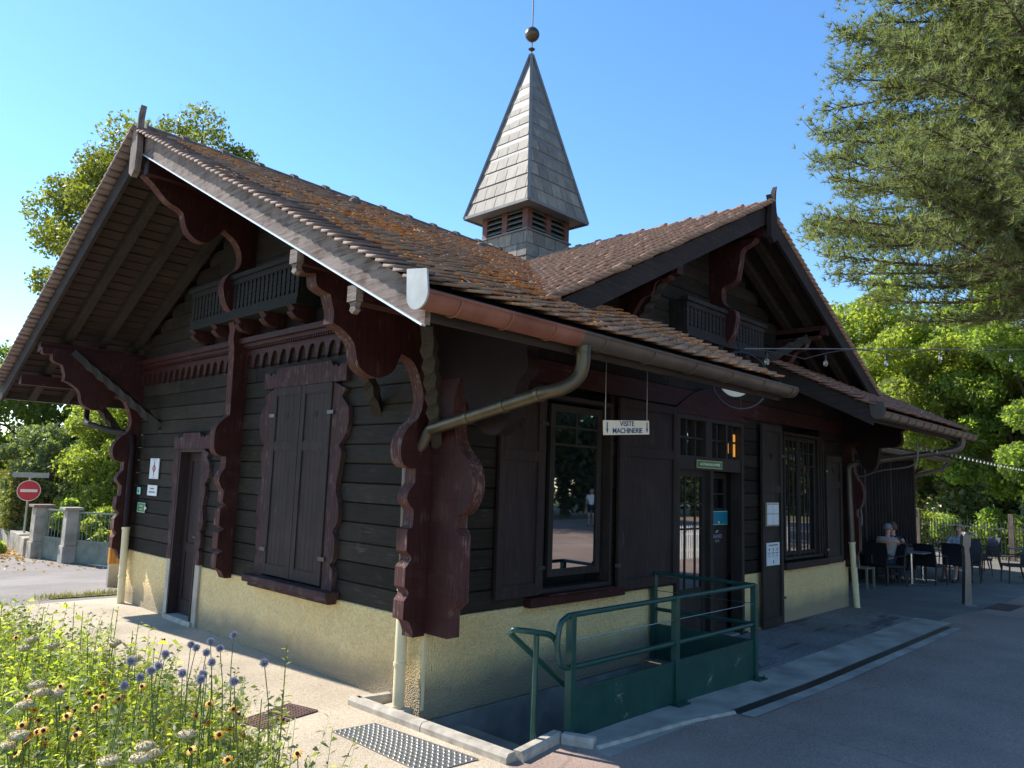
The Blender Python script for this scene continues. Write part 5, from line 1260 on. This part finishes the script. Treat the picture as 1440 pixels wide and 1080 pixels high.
mb=MB();c=Vector((1.87,19.4,z+2.09))+fdir*.03;pts=[(-.44,.0),(-.40,.07),(.44,.07),(.44,-.07),(-.40,-.07)];mb.v=[tuple(c+sd*a+Vector((0,0,b))) for a,b in pts]+[tuple(c+sd*a+Vector((0,0,b))+fdir*.02) for a,b in pts];mb.f=[(0,1,2,3,4),(9,8,7,6,5)]+[(i,5+i,5+(i+1)%5,(i+1)%5) for i in range(5)];mb.build('direction_plate','pole_grey',ns)
# low wall + hedge
lw=MB();a=Vector((1.75,18.1,0));b=Vector((2.9,31,0));n=16
for i in range(n):
    p=a.lerp(b,i/n);q=a.lerp(b,(i+1)/n);zz=gz(p.x,p.y);h=.52+random.uniform(-.04,.04);lw.bar((p.x,p.y,zz+h/2-.05),(q.x,q.y,zz+h/2-.05),.35,h)
tag(lw.build('stone_wall','stone_wall',None,bevel=.02),'low rough stone wall running back below the clipped hedge','wall')
# orange post
z=gz(.45,8.1);op=thing('information_post','orange wooden post with a grey foot and small orange sign behind the chalet corner','post',(.45,8.1,z))
mb=MB();mb.box(.30,.62,8.06,8.14,z+.36,z+1.02);mb.build('panel','orange_wood',op,bevel=.006)
mb=MB();mb.box(.31,.61,8.065,8.135,z,z+.36);mb.build('foot','steel',op)
mb=MB();mb.tube([(.42,8.12,z+1.02),(.42,8.12,z+1.55)],.015,6);mb.build('rod','steel',op)
mb=MB();mb.box(.34,.54,8.09,8.11,z+1.42,z+1.60);mb.build('small_sign','orange_wood',op)
# white picket fence facing the chalet across the road (seen mirrored in the door panes)
pf=thing('picket_fence','white picket fence across the road mirrored in the entrance door panes','fence',(17,-6.5,gz(17,-6.5)))
mb=MB();z=gz(17,-6.5)
for i in range(70):
    x=13.6+i*.12
    mb.prism([(x,z),(x+.06,z),(x+.06,z+.86),(x+.03,z+.93),(x,z+.86)],lambda u,v,w:(u,w,v),-6.51,-6.49)
mb.build('pickets','picket',pf)
mb=MB();mb.box(13.6,22,-6.54,-6.515,z+.2,z+.27);mb.box(13.6,22,-6.54,-6.515,z+.65,z+.72);mb.build('rail','picket',pf)
# ================================================================== vegetation
def leaves_mesh(C,size,rng,flat=.0,asp=.55):
    n=len(C);d=rng.normal(size=(n,3));d/=np.linalg.norm(d,axis=1)[:,None]
    d[:,2]*=(1-flat);u=np.cross(d,rng.normal(size=(n,3)));u/=np.linalg.norm(u,axis=1)[:,None]+1e-9
    d/=np.linalg.norm(d,axis=1)[:,None]+1e-9
    s=(size*rng.uniform(.6,1.35,n))[:,None];w=s*asp
    nn=np.cross(d,u);
    V=np.stack([C-d*s*.5,C+u*w*.5-nn*s*.08,C+d*s*.5,C-u*w*.5-nn*s*.08],1).reshape(-1,3)
    F=np.arange(n*4).reshape(-1,4);return V,F
def crown_points(center,rad,nb,nl,rng,br=(.18,.34),hollow=.55,squash=.8):
    """clumps over an uneven crown volume -> leaf centres"""
    center=np.array(center);rad=np.array(rad);P=[];Bc=[]
    k=0
    while k<nb:
        d=rng.normal(size=3);d/=np.linalg.norm(d);r=rng.uniform(hollow,1.0)**.7
        ang=math.atan2(d[1],d[0]);lump=1+.16*math.sin(ang*3+center[0])+.12*math.sin(ang*5+d[2]*4+center[1])
        c=center+d*rad*r*lump
        if c[2]<center[2]-rad[2]*.95:continue
        b=rng.uniform(*br)*rad.mean();Bc.append((c,b));k+=1
    per=nl//nb
    for c,b in Bc:
        q=rng.normal(size=(per,3));q/=np.linalg.norm(q,axis=1)[:,None];rr=rng.uniform(.25,1,per)**.5
        q=q*rr[:,None]*b;q[:,2]*=squash;q+=rng.normal(0,b*.10,size=(per,3));P.append(c+q)
    return np.concatenate(P),Bc
def tree(name,label,loc,trunk_h,crown_c,crown_r,nb,nl,lsize,lmat,seed,group=None,trunk_r=.22,br=(.18,.34),hollow=.5):
    rng=np.random.default_rng(seed);t=thing(name,label,'tree',loc,group)
    P,Bc=crown_points(crown_c,crown_r,nb,nl,rng,br,hollow);V,F=leaves_mesh(P,lsize,rng)
    # lighter outer leaves by kind of growth, random otherwise
    fast('crown',V,F,lmat,t,np.clip(rng.normal(.5,.25,len(F)),0,1))
    mb=MB();x,y,z=loc;top=Vector((crown_c[0],crown_c[1],crown_c[2]+crown_r[2]*.25));a=Vector((x,y,z-.1));m_=Vector((x*.6+top.x*.4,y*.6+top.y*.4,z+trunk_h))
    mb.tube([a,a.lerp(m_,.5),m_,m_.lerp(top,.5),top],[trunk_r*1.25,trunk_r,trunk_r*.8,trunk_r*.5,trunk_r*.15],10)
    rnd_=random.Random(seed)
    for c,b in rnd_.sample(Bc,min(len(Bc),28)):
        s=m_.lerp(top,rnd_.uniform(0,.6));e=Vector(c);mid=s.lerp(e,.5)+Vector((rnd_.uniform(-.3,.3),rnd_.uniform(-.3,.3),rnd_.uniform(-.1,.4)))
        mb.tube(cat([s,mid,e],3),[trunk_r*.36-trunk_r*.28*i/6 for i in range(7)],5)
    mb.build('trunk','bark',t,smooth=True);return t
g='trees around the chalet'
tree('broadleaf_tree','tall broadleaf tree rising behind the left end of the roof ridge',(4.3,17.8,-.3),4.2,(4.75,17.8,8.1),(3.1,3.2,3.7),300,210000,.12,'leaf_big',1,g,.3,(.14,.23),.1)
tree('broadleaf_tree','bright green tree behind the gate nearest the chalet corner',(4.9,19.6,-.4),1.4,(5.0,19.9,2.35),(1.9,1.7,2.6),70,46000,.12,'leaf_yellow',2,g,.14)
tree('broadleaf_tree','olive green tree left of the dark gap behind the gate',(4.6,27,-.4),2,(4.0,27.5,3.1),(3.6,2.6,3.4),70,26000,.2,'leaf_mid',3,g,.2)
tree('broadleaf_tree','pale bushy tree at the left edge behind the hedge',(1.6,36,-.4),2,(2.2,36,.9),(4.0,3,2.2),60,22000,.26,'leaf_yellow',4,g,.2)
tree('conifer_tree','small grey green tree standing behind the stone gate pillar',(3.3,21.5,-.4),1,(3.2,21.8,1.3),(1.5,1.4,2.2),40,18000,.13,'leaf_grey',5,g,.1)
tree('broadleaf_tree','dark leaved tree filling the gap behind the metal gate',(6.5,26,-.4),2,(8.5,27,3.0),(3.6,3.5,4.5),60,20000,.26,'leaf_dark',6,g,.2)
tree('broadleaf_tree','far dark tree beyond the pale one at the left edge',(-2,46,-.4),2,(-.5,46,.9),(4.5,3,2.2),45,14000,.34,'leaf_mid',16,g,.2)
tree('broadleaf_tree','yellow green maple tree right behind the right end of the roof',(30,5.0,-.2),2.5,(30,4.6,5.6),(4.2,3.4,3.0),110,70000,.18,'leaf_yellow',7,g,.25,(.13,.24),.25)
tree('broadleaf_tree','mid green tree above the iron fence at the right edge',(29,.8,-.2),2.5,(29,.4,5.2),(3.6,3.4,3.6),110,70000,.18,'leaf_bright',8,g,.25,(.13,.24),.25)
tree('broadleaf_tree','tall green tree behind the pine at the right edge',(36,-.5,-.2),4,(36,.5,9.2),(4.6,5.2,5.2),110,60000,.24,'leaf_bright',9,g,.3,(.16,.3),.4)
tree('broadleaf_tree','blue green tree to the left of the maple above the roof end',(38,8.5,-.2),4,(38,7.8,8.2),(5.0,3.6,4.6),100,56000,.24,'leaf_yellow',10,g,.3,(.16,.3),.4)
tree('broadleaf_tree','light green low tree seen through the iron fence',(42,7,-.2),1,(42,6,1.6),(4.5,4.5,3.2),60,24000,.3,'leaf_grey',11,g,.2)
tree('broadleaf_tree','dark shaded tree low at the right edge by the fence',(27.5,-1.4,-.2),1.4,(28,-1.3,2.6),(1.8,1.8,1.7),36,16000,.2,'leaf_mid',12,g,.14)
tree('broadleaf_tree','far background tree between the fence and the maple',(50,0,-.2),3,(50,1,4.5),(7,8,5.5),70,24000,.42,'leaf_yellow',13,g,.3)
for i,(x,y,r,sd_) in enumerate(((32,-25,6.5,21),(21,-27,6.5,22),(44,-23,7,23),(9,-24,6,24),(58,-21,7.5,25),(74,-25,8,26))):
    tree('broadleaf_tree',['dark tree across the road mirrored behind the standing person','dark tree across the road mirrored in the casement upper panes','dark tree far right across the road mirrored in the entrance transom','dark tree across the road mirrored low in the front panes','dark tree across the road mirrored in the barred window left half','farthest dark tree across the road mirrored in the barred window'][i],(x,y,-.2),3,(x,y,6.5),(r,4,6.8),60,18000,.5,'leaf_dark',sd_,g,.25)
# pine
def pine(loc,height,seed):
    rng=np.random.default_rng(seed);rd_=random.Random(seed);t=thing('pine_tree','huge grey green pine tree overhanging the right edge of the photo','tree',loc)
    mb=MB();x,y,z=loc;mb.tube([(x,y,z),(x+.1,y,z+height*.35),(x,y+.1,z+height*.7),(x,y,z+height)],[.42,.34,.2,.05],12)
    T=[];br=MB()
    for i in range(430):
        h=z+6.9+(height-7.5)*(i/430)**.95;ang=rd_.uniform(0,2*math.pi);f=(h-z)/height
        L=(6.0*(1-f)**.40+1.2)*rd_.uniform(.8,1.12)
        s=Vector((x,y,h));d=Vector((math.cos(ang),math.sin(ang),0));e=s+d*L+Vector((0,0,L*rd_.uniform(-.10,.14)))
        mid=s.lerp(e,.5)+Vector((0,0,-.10*L*rd_.uniform(.2,1)))
        path=cat([s,mid,e],6);br.tube(path,[.075-.06*k/(len(path)-1) for k in range(len(path))],5,caps=False)
        m_=len(path)
        nsub=int(9+L*4.2)
        for q in range(nsub):
            tt=.22+.78*q/nsub;k=min(int(tt*(m_-1)),m_-2);p=Vector(path[k]).lerp(Vector(path[k+1]),tt*(m_-1)-k)
            sl=rd_.uniform(.35,1.0)*(1.35-tt*.65);sg=1 if q%2 else -1
            dd=(d*rd_.uniform(.4,.9)+Vector((-d.y,d.x,0))*sg*rd_.uniform(.5,1)+Vector((0,0,rd_.uniform(-.1,.45)))).normalized()
            e2=p+dd*sl;br.tube([p,p.lerp(e2,.5)+Vector((0,0,-.03)),e2],[.02,.014,.006],4,caps=False)
            for w in range(int(3+sl*8)):
                c=p.lerp(e2,.2+.8*w/(3+sl*8));T.append((c+Vector((rd_.gauss(0,.13),rd_.gauss(0,.13),rd_.gauss(0,.15))),(dd+Vector((0,0,.5))).normalized()))
    mb.build('trunk','pine_bark',t,smooth=True);br.build('limbs','pine_bark',t)
    C=np.array([tuple(a) for a,b in T]);D=np.array([tuple(b) for a,b in T]);n=len(C);k=12
    C=np.repeat(C,k,0);D=np.repeat(D,k,0);N=len(C);q=D*.75+rng.normal(0,.62,size=(N,3));q/=np.linalg.norm(q,axis=1)[:,None]
    L=rng.uniform(.13,.24,N)[:,None];w=np.cross(q,rng.normal(size=(N,3)));w/=np.linalg.norm(w,axis=1)[:,None];w*=.012
    V=np.stack([C-w,C+w,C+q*L],1).reshape(-1,3);F=np.arange(N*3).reshape(-1,3)
    r=np.repeat(np.clip(rng.normal(.5,.25,n),0,1),k);fast('needles',V,F,'needle',t,r);print('pine tufts',n,'needles',N)
pine((18.2,-2.6,-.2),25,5)
for o_ in bpy.data.objects:
    if o_.name=='pine_tree':o_.scale=(1.22,1.22,1.22);o_.location=(23.8,-2.15,-.6)
# hedge
rng=np.random.default_rng(77);hg=thing('clipped_hedge','tall clipped yellow green hedge behind the low stone wall at the left edge','hedge',(2.6,24,-.5))
n=30000;t_=rng.uniform(0,1,n);a=np.array([2.25,21.0]);b=np.array([3.1,33.0]);px=a+(b-a)*t_[:,None];side=rng.choice([-1,1,0],n,p=[.6,.1,.3])
zz=np.where(side==0,1.55+rng.normal(0,.03,n),rng.uniform(-.1,1.6,n));w_=np.where(side==0,rng.uniform(-.4,.4,n),side*.4+rng.normal(0,.025,n))
C=np.stack([px[:,0]+w_,px[:,1],zz-.0],1);e=rng.uniform(0,1,n)<.08;C[e,1]=21.0+rng.normal(0,.03,e.sum());C[e,0]=2.25+rng.uniform(-.4,.4,e.sum());C[e,2]=rng.uniform(-.1,1.6,e.sum())
V,F=leaves_mesh(C,.10,rng);fast('foliage',V,F,'hedge_leaf',hg,rng.uniform(0,1,len(F)))
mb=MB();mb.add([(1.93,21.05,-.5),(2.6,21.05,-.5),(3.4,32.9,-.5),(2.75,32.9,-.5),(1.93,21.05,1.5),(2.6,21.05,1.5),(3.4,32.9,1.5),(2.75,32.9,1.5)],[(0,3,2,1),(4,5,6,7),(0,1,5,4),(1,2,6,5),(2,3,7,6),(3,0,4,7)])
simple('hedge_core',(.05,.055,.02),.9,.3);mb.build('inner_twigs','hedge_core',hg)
# shrubs behind the gate and fence
def shrub(name,label,c,r,n,size,mat,seed,group=None):
    rng=np.random.default_rng(seed);t=thing(name,label,'shrub',(c[0],c[1],gz(c[0],c[1])),group);P,_=crown_points(c,r,max(8,n//500),n,rng,(.25,.45),.3);V,F=leaves_mesh(P,size,rng);fast('foliage',V,F,mat,t,rng.uniform(0,1,len(F)))
    mb=MB();z=gz(c[0],c[1])
    for i in range(5):mb.tube([(c[0],c[1],z-.05),(c[0]+rng.normal(0,r[0]*.3),c[1]+rng.normal(0,r[1]*.3),c[2])],[.02,.008],5)
    mb.build('stems','bark',t)
shrub('shrub','leafy shrub with yellowing leaves behind the wide metal gate',(3.3,16.6,.15),(.7,.7,.75),7000,.11,'leaf_yellow',31)
shrub('shrub','dense green shrub behind the narrow gate leaf',(2.9,18.4,.2),(.7,.7,.8),7000,.11,'leaf_bright',32)
shrub('shrub','low weedy shrub along the foot of the stone wall',(1.2,20.0,-.45),(.25,1.2,.22),2500,.09,'leaf_yellow',33)
shrub('shrub','sunlit green shrub behind the left part of the iron fence',(28.6,5.2,.45),(1.2,2.2,1.0),12000,.15,'leaf_yellow',35)
shrub('shrub','green shrub behind the middle of the iron fence',(27.6,2.0,.4),(1.0,2.2,.95),12000,.15,'leaf_bright',36)
shrub('shrub','dark green shrub behind the right part of the iron fence',(26.4,-1.4,.4),(1.0,2.0,.95),12000,.15,'leaf_mid',37)
shrub('shrub','green shrub climbing at the end of the annex',(20.0,2.4,1.4),(.5,.5,1.3),6000,.12,'leaf_bright',34)
# dry leaves on the ground
rng=np.random.default_rng(9);n=2600;C=np.stack([rng.normal(.0,1.0,n),rng.normal(20.2,1.8,n),np.zeros(n)],1);C[:,2]=[gz(a,b)+.02 for a,b,_ in C];V,F=leaves_mesh(C,.09,rng,flat=.85);fast('fallen_leaves',V,F,'dry_leaf',None,rng.uniform(0,1,len(F)),kind='stuff')
n=70;C=np.stack([rng.uniform(-.2,4.5,n),rng.uniform(14.6,17.2,n),np.zeros(n)],1);C[:,0]=rng.normal(1.6,.6,n);C[:,2]=[gz(a,b)+.02 for a,b,_ in C];V,F=leaves_mesh(C,.07,rng,flat=.9);fast('fallen_leaves',V,F,'dry_leaf',None,rng.uniform(0,1,len(F)),kind='stuff')
# grass tufts on the verge
n=600;C=np.stack([rng.uniform(-.9,.8,n),rng.uniform(7.05,7.32,n),np.zeros(n)],1);d=rng.normal(size=(n,3))*.35;d[:,2]=1;L=rng.uniform(.03,.10,n)[:,None];w=rng.normal(size=(n,3))*.004
C[:,2]=[gz(a,b)+.01 for a,b,_ in C];V=np.stack([C-w,C+w,C+d*L],1).reshape(-1,3);fast('verge_grass',V,np.arange(n*3).reshape(-1,3),'hedge_leaf',None,rng.uniform(0,1,n),kind='stuff')
# ---------------- flower bed
BED=[(-2.2,-2.0),(-2.02,-1.3),(-1.86,-.4),(-1.98,.6),(-2.08,1.6),(-2.3,3.3),(-4.5,3.9),(-7.5,3.9),(-7.5,-3.2),(-3.6,-3.0),(-2.4,-2.5)]
def inbed(x,y):
    c=False;n=len(BED)
    for i in range(n):
        x1,y1=BED[i];x2,y2=BED[(i+1)%n]
        if (y1>y)!=(y2>y) and x<(x2-x1)*(y-y1)/(y2-y1)+x1:c=not c
    return c
mb=MB();mb.add([(x,y,.012) for x,y in BED],[tuple(range(len(BED)))]);mb.build('flower_bed_soil','soil',None,kind='structure')
def herbs(n,name,hrange,lsize,mat,seed,leafn,area=None,spread=.25,smat='stem_green',stemr=.003,asp=.32):
    rng=np.random.default_rng(seed);LC=[];LD=[];sv=[];sf=[];k=0;tries=0
    while k<n and tries<n*60:
        tries+=1
        x=rng.uniform(-5.2,-1.4);y=rng.uniform(-3.2,3.8)
        if not inbed(x,y) or (area and not area(x,y)):continue
        h=rng.uniform(*hrange);lean=rng.normal(0,spread*.5,2);b=np.array([x,y,0.0]);tp3=b+np.array([lean[0]*h,lean[1]*h,h])
        m=leafn
        ts=np.linspace(.15,1,m);a0=rng.uniform(0,6.28)
        for i,t in enumerate(ts):
            c=b+(tp3-b)*t;an=a0+i*2.4;d=np.array([math.cos(an),math.sin(an),rng.uniform(.1,.9)]);d/=np.linalg.norm(d)
            LC.append(c);LD.append(d*lsize*rng.uniform(.6,1.3)*(1.15-.55*t))
        q=np.array([rng.normal(),rng.normal(),0]);q/=np.linalg.norm(q);q*=stemr;i0=len(sv);sv+=[b-q,b+q,tp3+q*.4,tp3-q*.4];sf.append((i0,i0+1,i0+2,i0+3));k+=1
    LC=np.array(LC);LD=np.array(LD);N=len(LC);u=np.cross(LD,np.array([0,0,1.0]));u/=np.linalg.norm(u,axis=1)[:,None]+1e-9;Ln=np.linalg.norm(LD,axis=1)[:,None];u*=Ln*asp*.5
    droop=np.zeros((N,3));droop[:,2]=-.25*Ln[:,0]*rng.uniform(.3,1.6,N);tw=rng.normal(0,.25,size=(N,1))*Ln*np.array([[0,0,1]])
    mid=LC+LD*.5
    V=np.stack([LC,mid+u+tw*.5,LC+LD+droop,mid-u-tw*.5],1).reshape(-1,3);F=np.arange(N*4).reshape(-1,4)
    V2=np.concatenate([V,np.array(sv)]);F2=np.concatenate([F,np.array(sf)+len(V)])
    return fast(name,V2,F2,mat,None,np.concatenate([rng.uniform(0,1,N),np.full(len(sf),.3)]),kind='stuff')
herbs(13500,'flower_bed_foliage',(.30,.62),.068,'herb',41,20,asp=.27,spread=.4)
herbs(2600,'flower_bed_foliage',(.34,.70),.055,'hedge_leaf',47,22,asp=.22,spread=.5)
herbs(420,'flower_bed_foliage',(.45,.72),.05,'dry_leaf',48,10,asp=.2,spread=.6)
herbs(900,'flower_bed_foliage',(.5,.80),.07,'leaf_grey',42,26,area=lambda x,y:x>-3.6,spread=.3,asp=.26)
herbs(700,'flower_bed_foliage',(.5,.82),.10,'herb',43,22,area=lambda x,y:y>-.4,spread=.15,asp=.25)
herbs(500,'flower_bed_foliage',(.2,.5),.12,'leaf_mid',44,14,area=lambda x,y:y<-.8,asp=.5)
# individually standing tall leafy stems
def leafy_stem(x,y,h,seed,label=None,mat='herb',ls=.09,n=34,lean=(0,0)):
    rng=np.random.default_rng(seed);t=thing('leafy_stem',label or 'tall leafy stem rising above the flower bed foliage','plant',(x,y,0),'tall leafy stems in the flower bed')
    V=[];F=[]
    for i in range(n):
        tt=.12+.88*i/n;c=np.array([x+lean[0]*tt,y+lean[1]*tt,h*tt]);an=i*2.4+seed;d=np.array([math.cos(an),math.sin(an),rng.uniform(.2,.8)]);d/=np.linalg.norm(d);L=ls*rng.uniform(.7,1.2)*(1.2-.75*tt);d*=L
        u=np.cross(d,[0,0,1]);u=u/np.linalg.norm(u)*L*.17;k=len(V);V+=[c,c+d*.5+u,c+d-np.array([0,0,L*.2]),c+d*.5-u];F.append((k,k+1,k+2,k+3))
    fast('leaves',np.array(V),np.array(F),mat,t,rng.uniform(0,1,len(F)))
    mb=MB();mb.tube([(x,y,0),(x+lean[0],y+lean[1],h)],[.006,.002],5);mb.build('stem','stem_green',t,rnd=None);return t
k=0
for (x,y,h) in ((-2.05,.95,.86),(-2.12,.70,.82),(-2.25,.85,.88),(-2.3,.55,.80),(-2.0,1.25,.82),(-2.45,.95,.84),(-2.6,.75,.85),(-2.2,1.15,.90),(-2.1,.45,.78),(-2.4,1.35,.85),(-2.75,1.1,.86),(-2.9,.6,.84),(-2.05,.15,.74),(-3.05,.95,.86),(-2.55,1.6,.84),(-2.85,1.5,.84),(-2.0,.7,.84),(-2.35,.25,.82)):
    k+=1;leafy_stem(x,y,h,100+k,lean=(random.uniform(-.06,.06),random.uniform(-.06,.06)))
leafy_stem(-2.02,-1.35,1.0,140,'single bright stem with a green flower spike right of the thistles',n=46,ls=.07)
# flowers
def flower_things(name,label,cat_,grp,pts,z,head_fn,jitter=.03):
    proto=None
    for i,(x,y) in enumerate(pts):
        h=z+random.uniform(-.05,.03)
        if proto is None or i%6==0:
            proto=thing(name,label,cat_,(x,y,0),grp);mb=MB();mb.tube(cat([(x+random.uniform(-.12,.12),y+random.uniform(-.12,.12),0),(x+random.uniform(-.04,.04),y+random.uniform(-.04,.04),h*.6),(x,y,h)],2),[.004,.0035,.003,.0025,.002],5);mb.build('stem','stem_green',proto);head_fn(proto,x,y,h)
        else:
            dup(proto,(x,y,h-z),random.uniform(0,6.28))
TH=[(-2.21,-.92),(-2.21,-1.03),(-2.1,-.95),(-2.33,-1.14),(-2.27,-.83),(-2.3,-.96),(-2.38,-1.31),(-2.48,-1.42),(-2.45,-1.38),(-2.53,-1.08),(-2.51,-1.1),(-2.67,-1.24),(-2.67,-1.35),(-2.71,-1.22),(-2.79,-1.39),(-2.54,-1.37),(-2.51,-1.49),(-2.53,-1.83),(-2.33,-1.70)]
YA=[(-2.67,.43),(-2.73,.33),(-2.56,.42),(-2.9,-.61),(-2.91,-.73),(-2.85,-.72),(-2.99,-.78),(-3.14,-1.17),(-3.11,-1.2),(-2.57,-1.53),(-2.94,-1.71),(-2.86,-1.8),(-2.79,-1.66),(-2.74,-1.62),(-2.27,-.11),(-2.29,.17),(-2.87,-1.96),(-3.01,-1.86)]
RU=[(-2.61,1.0),(-2.44,.63),(-2.62,.48),(-2.2,.45),(-2.8,.1),(-2.92,-.54),(-2.93,-.6),(-2.76,-.48),(-2.74,-.46),(-2.93,-.72),(-2.92,-.76),(-2.63,-.5),(-2.62,-.66),(-2.54,-.44),(-2.54,-.62),(-2.56,-.72),(-2.55,-.74),(-2.98,-.87),(-2.99,-1.01),(-2.96,-1.01),(-2.97,-1.07),(-3.04,-1.08),(-3.05,-1.1),(-3.09,-1.12),(-3.08,-1.12),(-2.89,-1.04),(-2.88,-1.09),(-2.9,-1.21),(-2.76,-1.0),(-2.97,-1.43),(-2.36,-1.28),(-2.52,-1.49),(-2.46,-1.49),(-2.42,-1.61),(-2.38,-1.66),(-2.5,-1.68),(-2.54,-1.85),(-2.62,-1.69),(-2.26,-1.32),(-2.25,-1.35),(-2.14,-1.56),(-2.29,-1.95),(-3.01,-1.16),(-2.82,-.8),(-2.63,-.9),(-2.46,-.73),(-1.95,.29)]
def thead(p,x,y,z):
    rng=np.random.default_rng(int(abs(x*1000)));n=420;i=np.arange(n);ph=np.arccos(1-2*(i+.5)/n);th=math.pi*(1+5**.5)*i
    d=np.stack([np.cos(th)*np.sin(ph),np.sin(th)*np.sin(ph),np.cos(ph)],1);c=np.array([x,y,z]);w=np.cross(d,rng.normal(size=(n,3)));w/=np.linalg.norm(w,axis=1)[:,None];w*=.0022
    L=rng.uniform(.015,.025,n)[:,None];V=np.stack([c+d*.008-w,c+d*.009+w,c+d*L],1).reshape(-1,3);fast('flower_head',V,np.arange(n*3).reshape(-1,3),'thistle',p)
def yhead(p,x,y,z):
    mb=MB();mb.lathe([(.008,-.02),(.032,-.006),(.040,.0),(.034,.011),(.02,.017),(0.002,.02)],(x,y,z),14);o=mb.build('flower_head','yarrow',p,smooth=True)
    rng=np.random.default_rng(int(abs(x*1000)));n=220;a=rng.uniform(0,6.28,n);r=.041*np.sqrt(rng.uniform(0,1,n));C=np.stack([x+r*np.cos(a),y+r*np.sin(a),z+.02-.015*(r/.041)**2+rng.normal(0,.002,n)],1);V,F=leaves_mesh(C,.007,rng,asp=.9);fast('florets',V,F,'yarrow',o)
def rhead(p,x,y,z):
    tz=Vector((-.45,-.5,.75)).normalized();u=tz.cross(Vector((0,0,1))).normalized();v=tz.cross(u);c=Vector((x,y,z));mb=MB()
    for i in range(11):
        a=2*math.pi*i/11;d=u*math.cos(a)+v*math.sin(a);s=tz.cross(d);mb.add([c+d*.005,c+d*.013+s*.0052,c+d*.022-tz*.003+s*.0024,c+d*.022-tz*.003-s*.0024,c+d*.013-s*.0052],[(0,1,2,3,4)])
    mb.build('petals','petal_yellow',p)
    mb=MB();q=c+tz*.004;mb.tube([q-tz*.004,q+tz*.004,q+tz*.009],[.0085,.007,.0025],8);mb.build('flower_eye','petal_eye',p)
flower_things('globe_thistle','globe thistle with a round violet blue head on a thin stem','flower','globe thistles in the flower bed',TH,1.0,thead)
flower_things('yarrow_flower','flat cream brown flower head standing above the bed foliage','flower','cream flower heads in the flower bed',YA,.80,yhead)
flower_things('coneflower','yellow daisy flower with a dark centre in the flower bed','flower','yellow daisies in the flower bed',RU,.75,rhead)
for i,(x,y,h) in enumerate(((-2.33,-1.70,.97),(-2.24,-.95,.96),(-2.3,-1.1,.95),(-2.5,-1.45,.9))):
    leafy_stem(x,y,h*.9,200+i,None,'leaf_grey',.07,30)
# ================================================================== sky, sun, camera
az=math.atan2(1.07,-.345);el=math.atan2(1,math.hypot(1.07,.345));sd3=Vector((math.cos(az)*math.cos(el),math.sin(az)*math.cos(el),math.sin(el)))
w=bpy.data.worlds.new('World');S.world=w;w.use_nodes=True;nt=w.node_tree;bg=nt.nodes['Background'];sk=nt.nodes.new('ShaderNodeTexSky');sk.sky_type='NISHITA';sk.sun_disc=False;sk.sun_elevation=el;sk.sun_rotation=math.atan2(sd3.x,sd3.y);sk.air_density=1.0;sk.dust_density=.1;sk.ozone_density=3.0;sk.altitude=300
hs_=nt.nodes.new('ShaderNodeHueSaturation');hs_.inputs['Saturation'].default_value=1.17;hs_.inputs['Value'].default_value=.97;nt.links.new(sk.outputs[0],hs_.inputs['Color']);nt.links.new(hs_.outputs[0],bg.inputs[0]);bg.inputs[1].default_value=.15
ld=bpy.data.lights.new('sun','SUN');ld.energy=4.1;ld.angle=math.radians(.53);ld.color=(1,.95,.86);lo_=bpy.data.objects.new('sun',ld);COL.objects.link(lo_);lo_.rotation_euler=(-sd3).to_track_quat('-Z','Y').to_euler();lo_.location=(0,20,30)
cd=bpy.data.cameras.new('camera');cd.sensor_width=36;cd.lens=1053.58/1440*36;cd.clip_end=2000;cd.clip_start=.05;co=bpy.data.objects.new('camera',cd);COL.objects.link(co)
Rm=Matrix(((0.6907823707457296,-0.11519464608367055,-0.713827647111379,-4.05358108),(-0.7222586345720822,-0.06338395389187391,-0.6887125228824461,-4.80346239),(0.03409077665558276,0.9913186510414754,-0.12698484572707283,1.85),(0,0,0,1)))
co.matrix_world=Rm;S.camera=co
S.view_settings.view_transform='Standard';S.view_settings.look='None';S.view_settings.exposure=1.03;S.view_settings.gamma=1
S.render.engine='CYCLES';S.cycles.max_bounces=6;S.cycles.transparent_max_bounces=8
